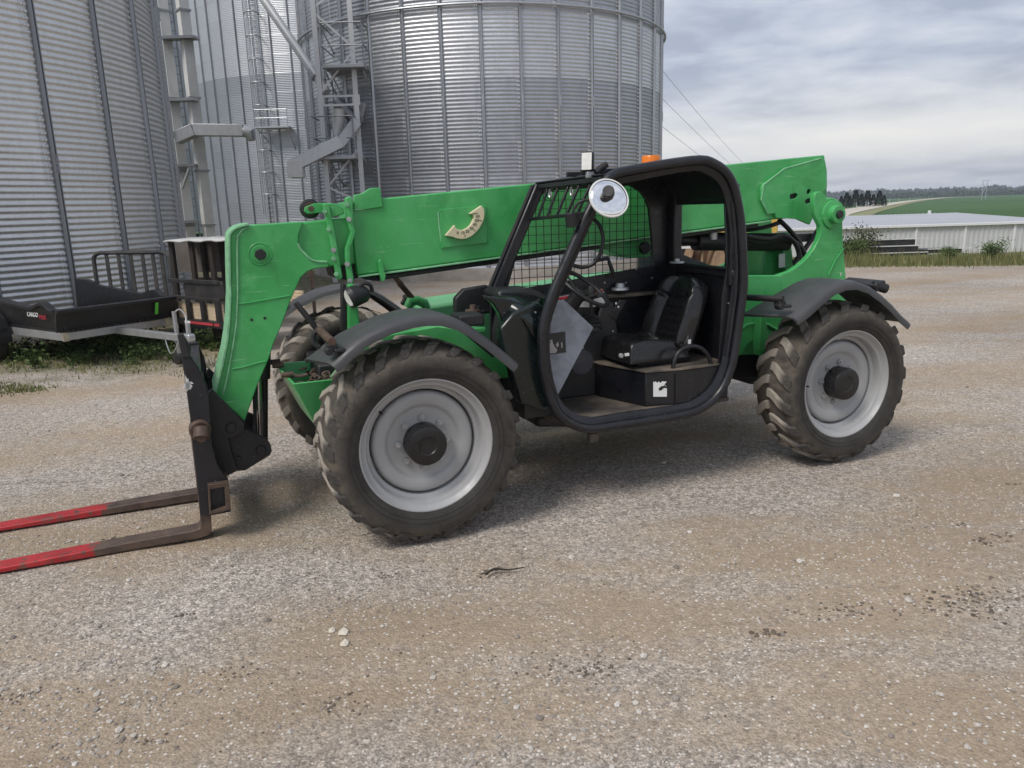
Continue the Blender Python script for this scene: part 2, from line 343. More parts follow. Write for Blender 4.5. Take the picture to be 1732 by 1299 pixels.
# ---- wheels
WR = 0.590
def make_wheel(N, crown, WW):
    w = empty('wheel', parent=tel)
    prof = [(.384, -.012), (.40, .006), (.43, .022), (.47, .031), (.505, .028), (.535, .012), (.552, -.015), (.560 + crown * .6, -.05), (.566 + crown, -.10), (.569 + crown, -WW / 2), (.566 + crown, -WW + .10), (.560 + crown * .6, -WW + .05),
            (.552, -WW + .015), (.535, -WW - .012), (.505, -WW - .028), (.47, -WW - .031), (.43, -WW - .022), (.40, -WW - .006), (.384, -WW + .012)]
    m = MB().lathe(prof, n=72)
    for r_ in (.425, .452): m.lathe([(r_, .018), (r_ + .003, .030 if r_ > .44 else .0245), (r_ + .007, .018)], n=72)
    m.build('tyre', TYRE, w, smooth=50)
    tr = MB(); rng = random.Random(3)
    for k in range(N):
        for sd_ in (0, 1):
            a0 = 2 * math.pi * (k + .5 * sd_) / N; pts = []
            hw = .072 / WR * 19 / N * 1.05
            rows = []
            for q in range(6):
                t = q / 5
                y = (.016 - t * (WW * .56)); ang = a0 + (.30 * t if t < .75 else .30 * .75 + (t - .75) * .10) * (1 - .15 * t)
                rt = (WR - .004 * (1 - t) if q > 0 else .545 - crown * .6) + rng.uniform(-.003, .002); rb = (.515 if q == 0 else .555)
                if q == 1: y = -.008; rt = WR - .008
                hw_ = hw * (.62 if q == 0 else .56 - .10 * t)
                if sd_: y = -WW - y
                rows.append([(rb * math.cos(ang - hw_), y, rb * math.sin(ang - hw_)), (rt * math.cos(ang - hw_ * .86), y, rt * math.sin(ang - hw_ * .86)),
                             (rt * math.cos(ang + hw_ * .86), y, rt * math.sin(ang + hw_ * .86)), (rb * math.cos(ang + hw_), y, rb * math.sin(ang + hw_))])
            tr.loft(rows)
    tr.build('tread', TREAD, w, smooth=28, bevel=.004, seg=1)
    rp = [(.392, -.030), (.397, -.004), (.394, .004), (.387, .004), (.380, -.006), (.371, -.022), (.362, -.030), (.350, -.034), (.343, -.050), (.338, -.085), (.318, -.094), (.311, -.13), (.311, -.22), (.34, -WW + .03), (.39, -WW + .01)]
    m = MB().lathe(rp, n=72); m.build('rim', RIM, w, smooth=40)
    dp = [(.305, -.16), (.303, -.105), (.296, -.090), (.284, -.084), (.268, -.083), (.236, -.086), (.222, -.094), (.212, -.105), (.203, -.109), (.12, -.110), (.09, -.110)]
    d_ = MB().lathe(dp, n=72).build('wheel_disc', RIM, w, smooth=50)
    MB().lathe([(.118, -.115), (.118, -.012), (.114, -.003), (.106, .0), (.055, .001), (.05, -.004), (0.0005, -.004)], n=40).build('hub_cap', HUB, w, smooth=30)
    for k in range(8):
        a = 2 * math.pi * (k + .3) / 8; c = (.148 * math.cos(a), .148 * math.sin(a)); n = MB()
        n.cyl((c[0], -.112, c[1]), (c[0], -.092, c[1]), .0195, 6); n.cyl((c[0], -.095, c[1]), (c[0], -.078, c[1]), .008, 8); n.cyl((c[0], -.111, c[1]), (c[0], -.105, c[1]), .020, 12)
        n.build('wheel_nut', NUT, w, smooth=30)
    MB().tube([(.325 * math.cos(.95), -.09, .325 * math.sin(.95)), (.33 * math.cos(.95), -.06, .33 * math.sin(.95)), (.322 * math.cos(.95), -.035, .322 * math.sin(.95))], .006, 8).build('valve', RUBBER, w)
    MB().cyl((0, -.30, 0), (0, -.12, 0), .15, 24, .12).build('hub_drum', BLACKM, w)
    return w
XW = 1.566
w0 = make_wheel(24, .012, .45); w0.location = (XW, 1.12, .588); w0.rotation_euler = (0, R(13), 0)
w1 = make_wheel(19, .003, .32); w1.location = (-XW, 1.12, .588); w1.rotation_euler = (0, R(52), 0)
w2 = copy_tree(w0, tel); w2.location = (XW + .06, -1.12, .588); w2.rotation_euler = (0, R(25), R(180))
w3 = copy_tree(w1, tel); w3.location = (-XW, -1.12, .588); w3.rotation_euler = (0, R(71), R(180))

# ---- fenders
def fender(low, cx, ys=1.0, y0=1.16, y1=.76, parent=tel, far=()):
    cz = .588; pts = [Vector((a, b)) for a, b in low]
    sect = [(0, -.006), (.002, .026), (-.016, .046), (-.06, .055), (y1 - y0 + .05, .055), (y1 - y0 + .012, .046), (y1 - y0, .02), (y1 - y0 + .012, .02), (y1 - y0 + .03, .036), (-.06, .043), (-.03, .034), (-.012, .018), (-.010, -.006)]
    rings = []; N = len(pts)
    for i, p in enumerate(pts):
        d = (p - Vector((cx, cz))).normalized()
        tt = (pts[min(i + 1, N - 1)] - pts[max(i - 1, 0)]); nrm = Vector((-tt.y, tt.x)).normalized()
        if nrm.dot(d) < 0: nrm = -nrm
        off = Vector(far[i]) if i < len(far) else Vector((0, 0))
        rings.append([((p + nrm * h).x + off.x * dy_ / (y1 - y0), (y0 + dy_) * ys, (p + nrm * h).y + off.y * dy_ / (y1 - y0)) for dy_, h in sect])
    m = MB().loft(rings); return m.build('fender', FEND, parent, smooth=50)
FL = [(2.045, 1.085), (2.00, 1.115), (1.96, 1.150), (1.90, 1.195), (1.845, 1.222), (1.74, 1.262), (1.62, 1.285), (1.545, 1.290), (1.46, 1.283), (1.37, 1.25), (1.30, 1.205), (1.20, 1.125), (1.10, 1.035), (1.035, .975)]
ff = fender(FL, XW, far=((.10, -.03), (.09, -.03), (.07, -.02), (.04, -.01)))
ff2 = fender([(x + .06, z) for x, z in FL], XW, ys=-1.0, far=((.10, -.03), (.09, -.03), (.07, -.02), (.04, -.01)))
RL_ = [(-1.045, 1.075), (-1.09, 1.095), (-1.15, 1.130), (-1.24, 1.19), (-1.35, 1.255), (-1.45, 1.282), (-1.55, 1.280), (-1.66, 1.245), (-1.78, 1.175), (-1.88, 1.105), (-1.98, 1.02), (-2.075, .955)]
RFAR = ((.17, -.01), (.15, -.01), (.10, 0), (.05, 0)); rf = fender(RL_, -XW, far=RFAR); rf2 = fender(RL_, -XW, ys=-1.0, far=RFAR)
def fender_bracket(c, d, mat, ys=1):
    m = MB(); a = Vector(c); d = Vector(d)
    m.tube([a, a + d], .022, 14); m.build('bracket_tube', mat, tel)
    k = MB(); e_ = a + d
    k.box((e_.x, e_.y - .03 * ys, e_.z - .03), (.055, .06, .035)); k.cyl((e_.x + .02, e_.y - .04 * ys, e_.z - .05), (e_.x + .02, e_.y + .015 * ys, e_.z - .05), .022, 12); k.box((e_.x - .035, e_.y - .01 * ys, e_.z - .05), (.06, .05, .022)); k.build('bracket_clip', BLACKM, tel, bevel=.006)
    MB().tube(spline([a + Vector((0, 0, 0)), a + Vector((.03, -.01 * ys, -.02)), a + Vector((.035, -.01 * ys, -.07)), a + Vector((.01, 0, -.10))], 4), .016, 8).build('bracket_hook', BLACKM, tel)
fender_bracket((2.07, .80, 1.26), (-.015, .33, -.02), RUST)
fender_bracket((-.79, .72, 1.24), (-.17, .38, .005), BLACKM)
fender_bracket((2.10, -.80, 1.26), (-.015, -.30, -.02), BLACKM, -1)
fender_bracket((1.10, -.80, 1.22), (-.015, -.30, -.02), BLACKM, -1)
m = MB(); m.box((-1.84, .93, 1.275), (.10, .34, .055), Matrix.Rotation(R(18), 3, 'Y')); m.cyl((-1.80, 1.06, 1.285), (-1.90, 1.10, 1.25), .035, 14)
m.build('tail_lamp', BLACKM, tel, bevel=.01)
# stay from the far front fender down to the chassis
MB().bar(P3(500, 512, -.75), P3(560, 586, -.60), .035, .035).build('fender_stay', BLACKM, tel, bevel=.004)

# ---- chassis
m = MB(); m.box((0, -.05, .72), (3.7, .62, .34)); m.box((1.9, -.05, .80), (.25, .56, .30)); m.build('chassis', BLACKM, tel, bevel=.015)
for x in (XW, -XW):
    m = MB(); m.tube([(x, -.80, .588), (x, -.35, .588), (x, -.25, .58), (x, .15, .58), (x, .35, .588), (x, .80, .588)], [.10, .11, .19, .19, .11, .10], 16); m.build('axle', BLACKM, tel)
    MB().tube([(x - .16, .78, .64), (x - .16, .2, .66), (x - .16, -.78, .64)], .025, 10).build('tie_rod', BLACKM, tel)
# green chassis side over the front axle, seen below the fender
m = MB(); m.prism(PP([(560, 640), (600, 590), (660, 566), (740, 552), (800, 560), (860, 600), (860, 640)], .62), .56, .62); m.build('chassis_side', GREEN, tel, bevel=.006)
m = MB(); m.box((1.22, .35, 1.14), (.45, .5, .03)); m.build('chassis_deck', GREEN, tel, bevel=.006)
MB().prism(PP([(1110, 640), (1110, 500), (1250, 500), (1310, 520), (1310, 640)], .30), -.40, .30).build('rear_chassis', BLACKM, tel, bevel=.01)
# front tool tray with chains
A = Vector((2.275, -.10, .93)); t0 = [(2.26, -.16), (2.22, .56), (1.80, .56), (1.80, -.16)]; b0 = [(2.12, -.10), (2.09, .46), (1.80, .46), (1.80, -.10)]
def quadbox(top, bot, zt, zb, th=.018):
    m = MB(); n = 4
    inn = lambda L, k: [(sum(p[0] for p in L) / 4 + (p[0] - sum(q[0] for q in L) / 4) * k, sum(p[1] for p in L) / 4 + (p[1] - sum(q[1] for q in L) / 4) * k) for p in L]
    o_t = [(a, b, zt) for a, b in top]; o_b = [(a, b, zb) for a, b in bot]; i_t = [(a, b, zt) for a, b in inn(top, .93)]; i_b = [(a, b, zb + .12) for a, b in inn(bot, .93)]
    vs = o_t + o_b + i_t + i_b; fs = []
    for i in range(4):
        j = (i + 1) % 4; fs += [(i, j, 4 + j, 4 + i), (8 + i, 12 + i, 12 + j, 8 + j), (i, 8 + i, 8 + j, j)]
    fs += [(4, 5, 6, 7), (12, 15, 14, 13)]
    return m.add(vs, fs)
tray = quadbox(t0, b0, .915, .60).build('tool_tray', GREEN, tel, bevel=.004)
MB().box((1.83, .2, .97), (.03, .72, .16)).build('tray_back', GREEN, tray, bevel=.004)
rng = random.Random(5)
for k in range(34):
    c = Vector((rng.uniform(1.88, 2.17), rng.uniform(-.05, .46), .86 + rng.uniform(0, .05))); L = rng.uniform(.022, .032)
    rot = Matrix.Rotation(rng.uniform(0, 6.3), 3, 'Z') @ Matrix.Rotation(rng.uniform(-1.2, 1.2), 3, 'X')
    pts = [c + rot @ Vector((L * math.cos(a), .6 * L * math.sin(a), 0)) for a in [2 * math.pi * i / 10 for i in range(10)]]
    MB().tube(pts, .007, 6, closed=True).build('chain_link', RUST, tray)
for y, x in ((-.12, 2.27), (0.02, 2.262), (.36, 2.24)):
    MB().tube([(x - .05, y, .935), (x + .012, y, .935), (x + .024, y, .935)], [.017, .018, .014], 14).build('tray_pin', RUST, tray)

# ---- rear frame / boom tower
TOW = [(1262, 466), (1290, 467.5), (1314, 466), (1336, 458.5), (1352, 448), (1365.5, 436), (1377, 421), (1384, 407), (1388, 394), (1387.6, 381), (1378, 363), (1377, 333), (1380, 326), (1386, 323.5), (1392, 325.5), (1396, 331), (1399, 336), (1406, 334), (1414, 336.5), (1421, 345), (1425, 356), (1426, 407), (1431, 470), (1432, 560), (1380, 600), (1250, 600)]
tp = PP(TOW, .38)
tow = MB().prism(tp, .33, .38).build('boom_tower', GREEN, tel, bevel=.007)
tow2 = MB().prism(tp, -.50, -.45).build('boom_tower', GREEN, tel, bevel=.007)
m = MB(); m.prism(PP([(1262, 520), (1262, 470), (1320, 474), (1320, 560)], .33), -.44, -.40); m.box((-2.18, -.06, 1.0), (.05, .78, .55)); m.build('rear_bulkhead', GREEN, tel, bevel=.006)
m = MB(); m.prism(PP([(1290, 465), (1300, 395), (1335, 392), (1345, 465)], -.1), -.14, -.10); m.prism(PP([(1318, 465), (1312, 410), (1322, 410), (1334, 465)], -.1), -.10, -.02); m.build('lift_cylinder_bracket', GREEN, tel, bevel=.005)
c = P(1408, 362.6, .38)
m = MB().lathe([(.0, .015), (.028, .015), (.03, .0), (.066, .0), (.070, -.012), (.072, -.05), (.11, -.055), (.112, -.07)], (c[0], .45, c[1]), n=36); m.build('pivot_boss', GREEN, tow, smooth=40)
MB().cyl((c[0], .44, c[1]), (c[0], .468, c[1]), .032, 20).build('pivot_pin', BLACKM, tow, bevel=.004)
# weld line and the lower chassis skirt
MB().tube([Vector((a, .392, b)) for a, b in PP([(1258, 496), (1300, 496.5), (1340, 497), (1372, 498)], .39)], .006, 6).build('chassis_seam', GREEN, tow)
MB().tube([Vector((a, .385, b)) for a, b in PP([(1426, 420), (1412, 440), (1400, 466)], .38)], .006, 6).build('tower_fold', GREEN, tow)
lower = PP([(1246, 466), (1325, 466), (1325, 600), (1300, 600), (1294, 586), (1284, 577), (1272, 577), (1262, 586), (1256, 600), (1238, 604)], .52)
MB().prism(lower, .46, .52).build('chassis_skirt', GREEN, tel, bevel=.006)
MB().tube([Vector((a, .525, b)) for a, b in PP([(1252, 557), (1262, 549), (1278, 546), (1298, 549), (1314, 558)], .52)], .012, 8).build('arch_rib', GREEN, tel)
MB().prism(PP([(1277, 545), (1281, 527), (1285, 527), (1296, 600), (1276, 600)], .54), .52, .60).build('axle_gusset', GREEN, tel, bevel=.006)
text('F', .045, Vector((P(1424, 465, .39)[0], .3815, P(1424, 465, .39)[1])), Matrix(((-1, 0, 0), (0, 0, 1), (0, 1, 0))).transposed(), WHITE, tel, 'decal_letter')

# ---- boom
BY0, BY1 = -.25, .15
bo = MB().prism(PP([(589, 341), (1395, 262), (1399, 300), (1399, 335), (1378, 366), (1300, 372), (604, 466)], BY1), BY0, BY1).build('boom', GREEN, tel, bevel=.010)
# bottom flange of the boom
a0, a1 = P(606, 468, BY1), P(1300, 374, BY1)
MB().bar((a0[0], BY1 - .012, a0[1]), (a1[0], BY1 - .012, a1[1]), .06, .012).build('boom_flange', WELD, bo, bevel=.003)
a0, a1 = P(640, 472, BY1), P(1290, 380, BY1)
MB().bar((a0[0], BY0 + .2, a0[1]), (a1[0], BY0 + .2, a1[1]), .30, .03).build('boom_underside_tray', BLACKM, bo, bevel=.004)
slots = [PP([(1336, 329), (1345, 326.5), (1349, 329), (1348, 334), (1339, 337.5), (1335, 335)], .17), PP([(1364.5, 322), (1368, 319.5), (1371, 322), (1370, 327), (1366.5, 329), (1364, 327)], .17), PP([(1362, 338), (1370, 334.5), (1374, 337), (1373, 342), (1365, 345), (1361, 343)], .17)]
RP = PP([(1391, 267.5), (1382, 269.5), (1327, 285), (1291, 312), (1288, 318), (1287, 338), (1299, 362.5), (1311, 361), (1312, 368), (1348, 370.5), (1370, 380), (1378, 362), (1379, 336), (1399, 318), (1399, 290), (1396, 272)], .175)
rpl = MB().prism(RP, BY1, .175, holes=slots).build('boom_rear_plate', GREEN, bo, bevel=.004)
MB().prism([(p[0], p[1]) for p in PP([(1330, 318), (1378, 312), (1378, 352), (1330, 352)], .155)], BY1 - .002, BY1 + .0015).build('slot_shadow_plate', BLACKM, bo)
MB().tube([Vector((a, .173, b)) for a, b in PP([(1388, 268), (1327, 285), (1291, 313), (1287.5, 338), (1299, 362)], .173)], .006, 6).build('plate_weld', WELD, bo)
# inclination gauge
gp = PP([(744, 354), (823, 347.5), (825, 411), (746.5, 420)], .17)
gpl = MB().prism(gp, BY1, .162).build('gauge_plate', GREEN, bo, bevel=.003)
MB().tube([P3(741, 358, .156), P3(743, 385, .156), P3(748, 420, .156)], .006, 6).build('gauge_bead', WELD, bo)
dial = PP([(814.4, 347.7), (818.5, 353), (819.8, 361), (819, 369), (816, 377), (811.5, 385.5), (805.5, 393), (798, 399.5), (789.5, 403.5), (780.6, 404.6), (773, 403.5), (766, 400.8), (753.8, 398.5), (769.4, 380.6), (770.8, 386), (776, 388.6), (784, 388.8), (791, 385.5), (796.5, 380.5), (800, 374.5), (802, 368), (801.4, 363.5), (794.5, 361.5)], .20)
dm = MB().prism(dial, .165, .200).build('gauge_dial', CREAM, bo, bevel=.003)
rotT = Matrix(((-1, 0, 0), (0, 0, 1), (0, 1, 0))).transposed()
for (x, y, s_) in ((808, 366, '60'), (806.5, 373, '50'), (803, 380, '40'), (797.5, 386.5, '30'), (790.5, 391.5, '20'), (782.5, 394, '10'), (774, 394, '0')):
    a, b = P(x, y, .20); text(s_, .028, Vector((a, .2008, b)), rotT, INK, dm, 'dial_number')
for (x, y, x2, y2) in ((797, 362, 808, 360.5), (810, 372, 815, 374), (801, 388, 804, 391.5), (786, 397, 787, 401)):
    MB().bar(P3(x, y, .2008), P3(x2, y2, .2008), .002, .004, (0, 0, 1)).build('dial_mark', INK, dm)
# inner boom and head
inn = MB().prism(PP([(470, 381), (600, 367), (612, 446), (556, 451), (530, 452), (470, 458)], .12), -.22, .12).build('inner_boom', GREEN, tel, bevel=.008)
HEAD = [(389, 404), (390, 397), (394, 391), (401, 386), (410, 383), (421, 381), (513, 375.5), (508, 388), (505, 398), (504, 412), (508, 421), (515.5, 429), (529, 440), (540, 442), (556, 443), (556, 452), (540, 453.5), (531, 455), (520, 459), (508.6, 470), (499, 491), (490, 512), (476, 551), (462, 583), (455.5, 605), (434.7, 653), (414, 713), (377, 677), (365, 667), (372, 639), (381.6, 600), (386, 572), (389, 545), (391, 498), (389.5, 450)]
hp = PP(HEAD, .15)
hd = MB().prism(hp, -.25, .15).build('boom_head', GREEN, tel, bevel=.006)
# front wrap plate of the head: an edge strip that stands proud
strip = [(421, 381), (410, 383), (401, 386), (394, 391), (390, 397), (389, 404), (389.5, 450), (391, 498), (389, 545), (386, 572), (381.6, 600), (372, 639), (365, 667)]
sp = [Vector(P(x, y, .15)) for x, y in strip]
m = MB()
for i in range(len(sp) - 1):
    a, b = sp[i], sp[i + 1]; n_ = Vector((-(b - a).y, (b - a).x)).normalized()
rings = []
for i, p in enumerate(sp):
    t = (sp[min(i + 1, len(sp) - 1)] - sp[max(i - 1, 0)]).normalized(); n_ = Vector((-t.y, t.x))
    if n_.x < 0 and i > 3: n_ = -n_
    if i <= 3 and n_.y < 0: n_ = -n_
    rings.append([(p.x + n_.x * .014, -.28, p.y + n_.y * .014), (p.x + n_.x * .014, .172, p.y + n_.y * .014), (p.x - n_.x * .002, .172, p.y - n_.y * .002), (p.x - n_.x * .002, -.28, p.y - n_.y * .002)])
MB().loft(rings).build('head_front_plate', WELD, hd, bevel=.003)
MB().tube([P3(421, 384, .155), P3(409, 389, .155), P3(402, 399, .155), P3(401, 420, .155), P3(402, 500, .155), P3(400, 545, .155), P3(394, 585, .155), P3(384, 640, .155), P3(377, 668, .155)], .006, 6).build('head_weld', WELD, hd)
MB().tube(spline([P3(402, 514, .152), P3(420, 512, .152), P3(455, 506, .152), P3(490, 500, .152)], 3), .005, 6).build('head_weld', GREEN, hd)
MB().tube(spline([P3(392, 624, .152), P3(410, 621, .152), P3(435, 614, .152), P3(449, 611, .152)], 3), .005, 6).build('head_weld', GREEN, hd)
MB().tube(spline([P3(504, 412, .152), P3(508, 421, .152), P3(515.5, 429, .152), P3(529, 440.5, .152), P3(553, 443, .152)], 3), .007, 6).build('head_weld', WELD, hd)
c = P(440, 430, .15)
MB().lathe([(0, .004), (.052, .004), (.056, -.001), (.066, -.001), (.068, .003), (.072, 0)], (c[0], .152, c[1]), n=32).build('pin_boss', GREEN, hd)
MB().cyl((c[0], .15, c[1]), (c[0], .182, c[1]), .036, 6).build('head_bolt', BLACKM, hd, bevel=.004)
for x, y in ((425.6, 541), (448, 538)):
    q = P(x, y, .15); MB().cyl((q[0], .10, q[1]), (q[0], .1515, q[1]), .0095, 14).build('head_hole_dark', INK, hd)  # black disc painted in for the dark inside an open hole
# wear-pad clamps
def clamp(poly, y0, y1, bolts, name='wear_pad_clamp'):
    o = MB().prism(PP(poly, y1), y0, y1).build(name, GREEN, tel, bevel=.006)
    for x, y in bolts:
        a, b = P(x, y, y1); MB().cyl((a, y1 - .002, b), (a, y1 + .018, b), .011, 6).cyl((a, y1 - .002, b), (a, y1 + .004, b), .016, 14).build('clamp_bolt', NUT if y % 2 else WELD, o)
    return o
clamp([(546.5, 345), (556, 343.5), (560, 360), (568, 400), (579.5, 468), (577, 473), (570, 473), (562, 425), (554, 380)], .12, .172, [(549, 358), (556, 388), (564, 423), (564, 438), (569, 464)])
clamp([(584, 335), (594, 331.5), (597, 345), (598, 381), (602, 389), (601, 397), (593, 420), (593, 440), (599, 474), (598, 480), (590, 481), (585, 440), (585, 420), (594, 394), (591, 384)], .15, .205, [(587, 346), (590, 371), (587, 447), (592, 475)])
MB().prism(PP([(556, 343), (571, 345), (580, 352), (582, 362), (561, 368)], .14), .02, .14).build('clamp_gusset', GREEN, tel, bevel=.005)
MB().prism(PP([(599, 330), (613, 327), (627, 318), (643, 317.5), (648, 350), (599, 357)], .165), .12, .165).build('boom_top_bracket', GREEN, tel, bevel=.004)
MB().prism(PP([(560, 448), (604, 440), (606, 470), (590, 474), (566, 470)], .10), -.18, .10).build('wear_pad', BLACKM, tel, bevel=.005)
c = P(524, 353, .02)
sh = MB().lathe([(.02, -.03), (.045, -.03), (.062, -.022), (.050, -.010), (.050, .010), (.062, .022), (.045, .03), (.02, .03)], (c[0], .02, c[1]), n=28).build('sheave', BLACKM, tel)
MB().cyl((c[0], -.06, c[1]), (c[0], .08, c[1]), .018, 14).cyl((c[0], .045, c[1]), (c[0], .052, c[1]), .04, 18).build('sheave_pin', RUST, sh)
MB().prism(PP([(516, 350), (524, 347), (532, 344), (550, 343), (556, 346), (556, 360), (540, 360), (520, 362), (514, 357)], .07), .055, .075).build('sheave_arm', GREEN, tel, bevel=.004)
MB().prism(PP([(639, 442), (643, 438), (646, 443), (652, 466), (650, 475), (645, 476), (642, 464)], .17), .15, .185).build('boom_lug', GREEN, tel, bevel=.004)
MB().prism(PP([(612, 470), (643, 467), (643, 476), (618, 473)], .1), -.1, .1).build('boom_stop', BLACKM, tel, bevel=.004)
# prop rod on the far side, lamp post
MB().tube([P3(661, 458, -.45), P3(674, 476, -.45), P3(677, 480, -.45), P3(680, 484, -.45), P3(704, 512, -.45)], [.020, .020, .026, .022, .022], 12).build('prop_rod', RUST, tel)
MB().tube([P3(690, 520, -.45), P3(694, 510, -.45), P3(706, 508, -.45), P3(718, 513, -.45), P3(722, 522, -.45)], .035, 12).build('prop_foot', GREEN, tel)
MB().prism(PP([(589, 482), (598, 480), (606, 520), (609, 560), (590, 560)], .30), .24, .30).build('lamp_post', GREEN, tel, bevel=.006)
MB().prism(PP([(578, 480), (586, 480), (588, 560), (578, 560)], .22), .16, .22).build('lamp_cable_bar', BLACKM, tel, bevel=.006)
lc = P3(603, 500, .36)
lamp = MB().tube([lc + Vector((.050, .02, -.01)), lc + Vector((.045, .02, -.008)), lc + Vector((0, 0, 0)), lc + Vector((-.06, -.01, .005)), lc + Vector((-.08, -.012, .007))], [.058, .066, .064, .05, .03], 20).build('head_lamp', BLACKM, tel)
MB().tube([lc + Vector((.049, .02, -.01)), lc + Vector((.056, .022, -.012))], [.056, .050], 20).build('lamp_lens', LENS, lamp)
MB().tube(spline([lc + Vector((-.02, 0, .05)), lc + Vector((-.05, .01, .075)), lc + Vector((-.09, .01, .06)), lc + Vector((-.10, 0, .02))], 4), .012, 8).build('lamp_bracket', BLACKM, lamp)

# ---- fork carriage
car = empty('fork_carriage', (2.7, 0, .6), parent=tel)
def cpart(mb, name, mat, **k):
    o = mb.build(name, mat, tel, **k); o.parent = car; o.matrix_parent_inverse = Matrix.Translation((-2.7, 0, -.6)); return o
UP = [(307.5, 605), (300, 566), (309, 565), (318, 580), (323, 604), (336, 622), (349, 651), (354, 669), (357, 712), (360, 755), (369, 787), (386.5, 814), (391, 866), (354, 873), (339, 872), (335, 835), (330, 790), (326, 757), (321.5, 708), (314.5, 655)]
for y0, y1 in ((.46, .52), (-.52, -.46)):
    cpart(MB().prism([(a_, b_ if y0 > 0 else min(b_, 1.06)) for a_, b_ in PP(UP, .52)], y0, y1), 'side_plate', CARR, bevel=.006)
cpart(MB().prism(PP([(299.5, 566), (309.5, 564.5), (323, 604), (308, 605)], .528), .515, .535), 'scuffed_sky_lit_plate', BLACKM, bevel=.004)  # scuffed top; its paler black also stands for the sky's reflection
for z, x in ((1.0, 2.745), (.82, 2.735)):
    cpart(MB().box((x, 0, z), (.05, .94, .09)), 'cross_bar', CARR, bevel=.006)
TQ = PP([(351, 820), (386.4, 815.5), (391, 862), (354, 871)], .56); TI = PP([(355.5, 828), (379.5, 823.5), (382, 858), (357, 864.5)], .56)
cpart(MB().prism(TQ, -.56, .56, holes=[TI]), 'square_tube', RUST, bevel=.003)
QA = [(351, 666), (358, 658), (414, 716), (414, 731), (400, 738), (387, 742), (394, 770), (403, 796), (372, 812), (360, 760)]
for y0, y1 in ((.30, .34), (-.40, -.36)):
    cpart(MB().prism(PP(QA, .34), y0, y1), 'hitch_plate', CARR, bevel=.005)
QB = [(386, 735), (414, 728), (451, 742), (458, 753), (460, 763), (457, 770), (415, 796), (402, 797), (392, 770)]
for y0, y1 in ((.24, .28), (-.34, -.30)):
    cpart(MB().prism(PP(QB, .28), y0, y1), 'tilt_plate', CARR, bevel=.005)
for x, y, yy in ((391, 725, .36), (442, 763, .30), (404, 776, .30)):
    a, b = P(x, y, yy); cpart(MB().cyl((a, -yy, b), (a, yy, b), .030 if y != 776 else .014, 18), 'hinge_pin', CARR, bevel=.004)
a, b = P(338.5, 728, .54); cpart(MB().lathe([(0, .01), (.052, .01), (.060, 0), (.062, -.02), (.062, -.06)], (a, .545, b), n=32), 'roller_washer', RUST)
a, b = P(341, 741, .58); a2, b2 = P(341, 724, .55)
cpart(MB().cyl((a2, -.5, b2), (a2, .555, b2), .034, 20), 'fork_shaft', RUST, bevel=.003)
cpart(MB().cyl((a2, .55, b2), (a, .585, b), .046, 22).cyl((a, .583, b), (a, .588, b), .026, 18), 'shaft_cap', RUST, bevel=.004)
a, b = P(318, 652, .525)
for k in range(14):
    rr_ = random.Random(k); cpart(MB().prism([(a + q_[0] * rr_.uniform(.5, 1.3), b + q_[1] * rr_.uniform(.5, 1.6)) for q_ in [(rr_.gauss(0, .012) + math.cos(t) * .007, rr_.gauss(0, .018) + math.sin(t) * .01) for t in (0, 1, 2, 3, 4, 5)]], .519, .5215), 'paint_splash', WHITE)
def fork(yc):
    x0 = 2.795; pts = [(2.762, .70), (2.762, .10), (2.766, .045), (2.785, .012), (2.83, .002), (4.20, .002), (4.28, .010), (4.20, .020), (3.2, .052), (2.86, .058), (2.832, .065), (2.822, .10), (2.815, .70)]
    L = []; rng_ = [(p, i) for i, p in enumerate(pts)]
    xr = P(155, 925, .45)[0]
    back = [(2.762, .70), (2.762, .10), (2.766, .045), (2.785, .012), (2.83, .002), (xr, .002), (xr, .052 - (xr - 3.2) * .032), (3.2, .052), (2.86, .058), (2.832, .065), (2.822, .10), (2.815, .70)]
    tip = [(xr, .002), (4.20, .002), (4.28, .010), (4.20, .020), (xr, .052 - (xr - 3.2) * .032)]
    f = cpart(MB().prism(pts, yc - .06, yc + .06), 'fork', FORKM, bevel=.005)
fork(.39); fork(-.30)
# tilt cylinder behind the head
MB().cyl(P3(436, 610, -.02), P3(439, 745, -.02), .026, 16).build('tilt_cylinder_rod', CYLR, tel)
MB().cyl(P3(447, 600, -.10), P3(447, 745, -.10), .024, 16).cyl(P3(428, 620, .05), P3(433, 738, .05), .012, 10).build('tilt_hose', RUBBER, tel)
MB().cyl(P3(445, 590, -.05), P3(444, 640, -.05), .05, 18).build('tilt_cylinder', BLACKM, tel, bevel=.004)
# ---- cab
CY1, CY0 = 1.05, .30
LOOP = [(949.7, 462), (933, 502), (921, 541), (917, 569), (919, 616), (927.5, 660), (941, 694), (955, 709), (972, 719), (999.5, 725), (1049, 718), (1105, 710), (1160, 700), (1185, 691), (1206, 676), (1222, 656), (1235, 625), (1243, 590), (1249, 547), (1256.5, 491), (1257, 450), (1253, 380), (1247, 340), (1240, 313), (1227, 291), (1207, 277), (1184, 271), (1126, 278), (1069, 288), (1042, 294), (1025, 306), (1009, 333), (982, 388)]
lp = [P3(x, y, CY1) for x, y in LOOP]
m = MB().tube(spline(lp, 3, True), .031, 14, closed=True); frame = m.build('cab_frame', BLACK, tel, smooth=60)
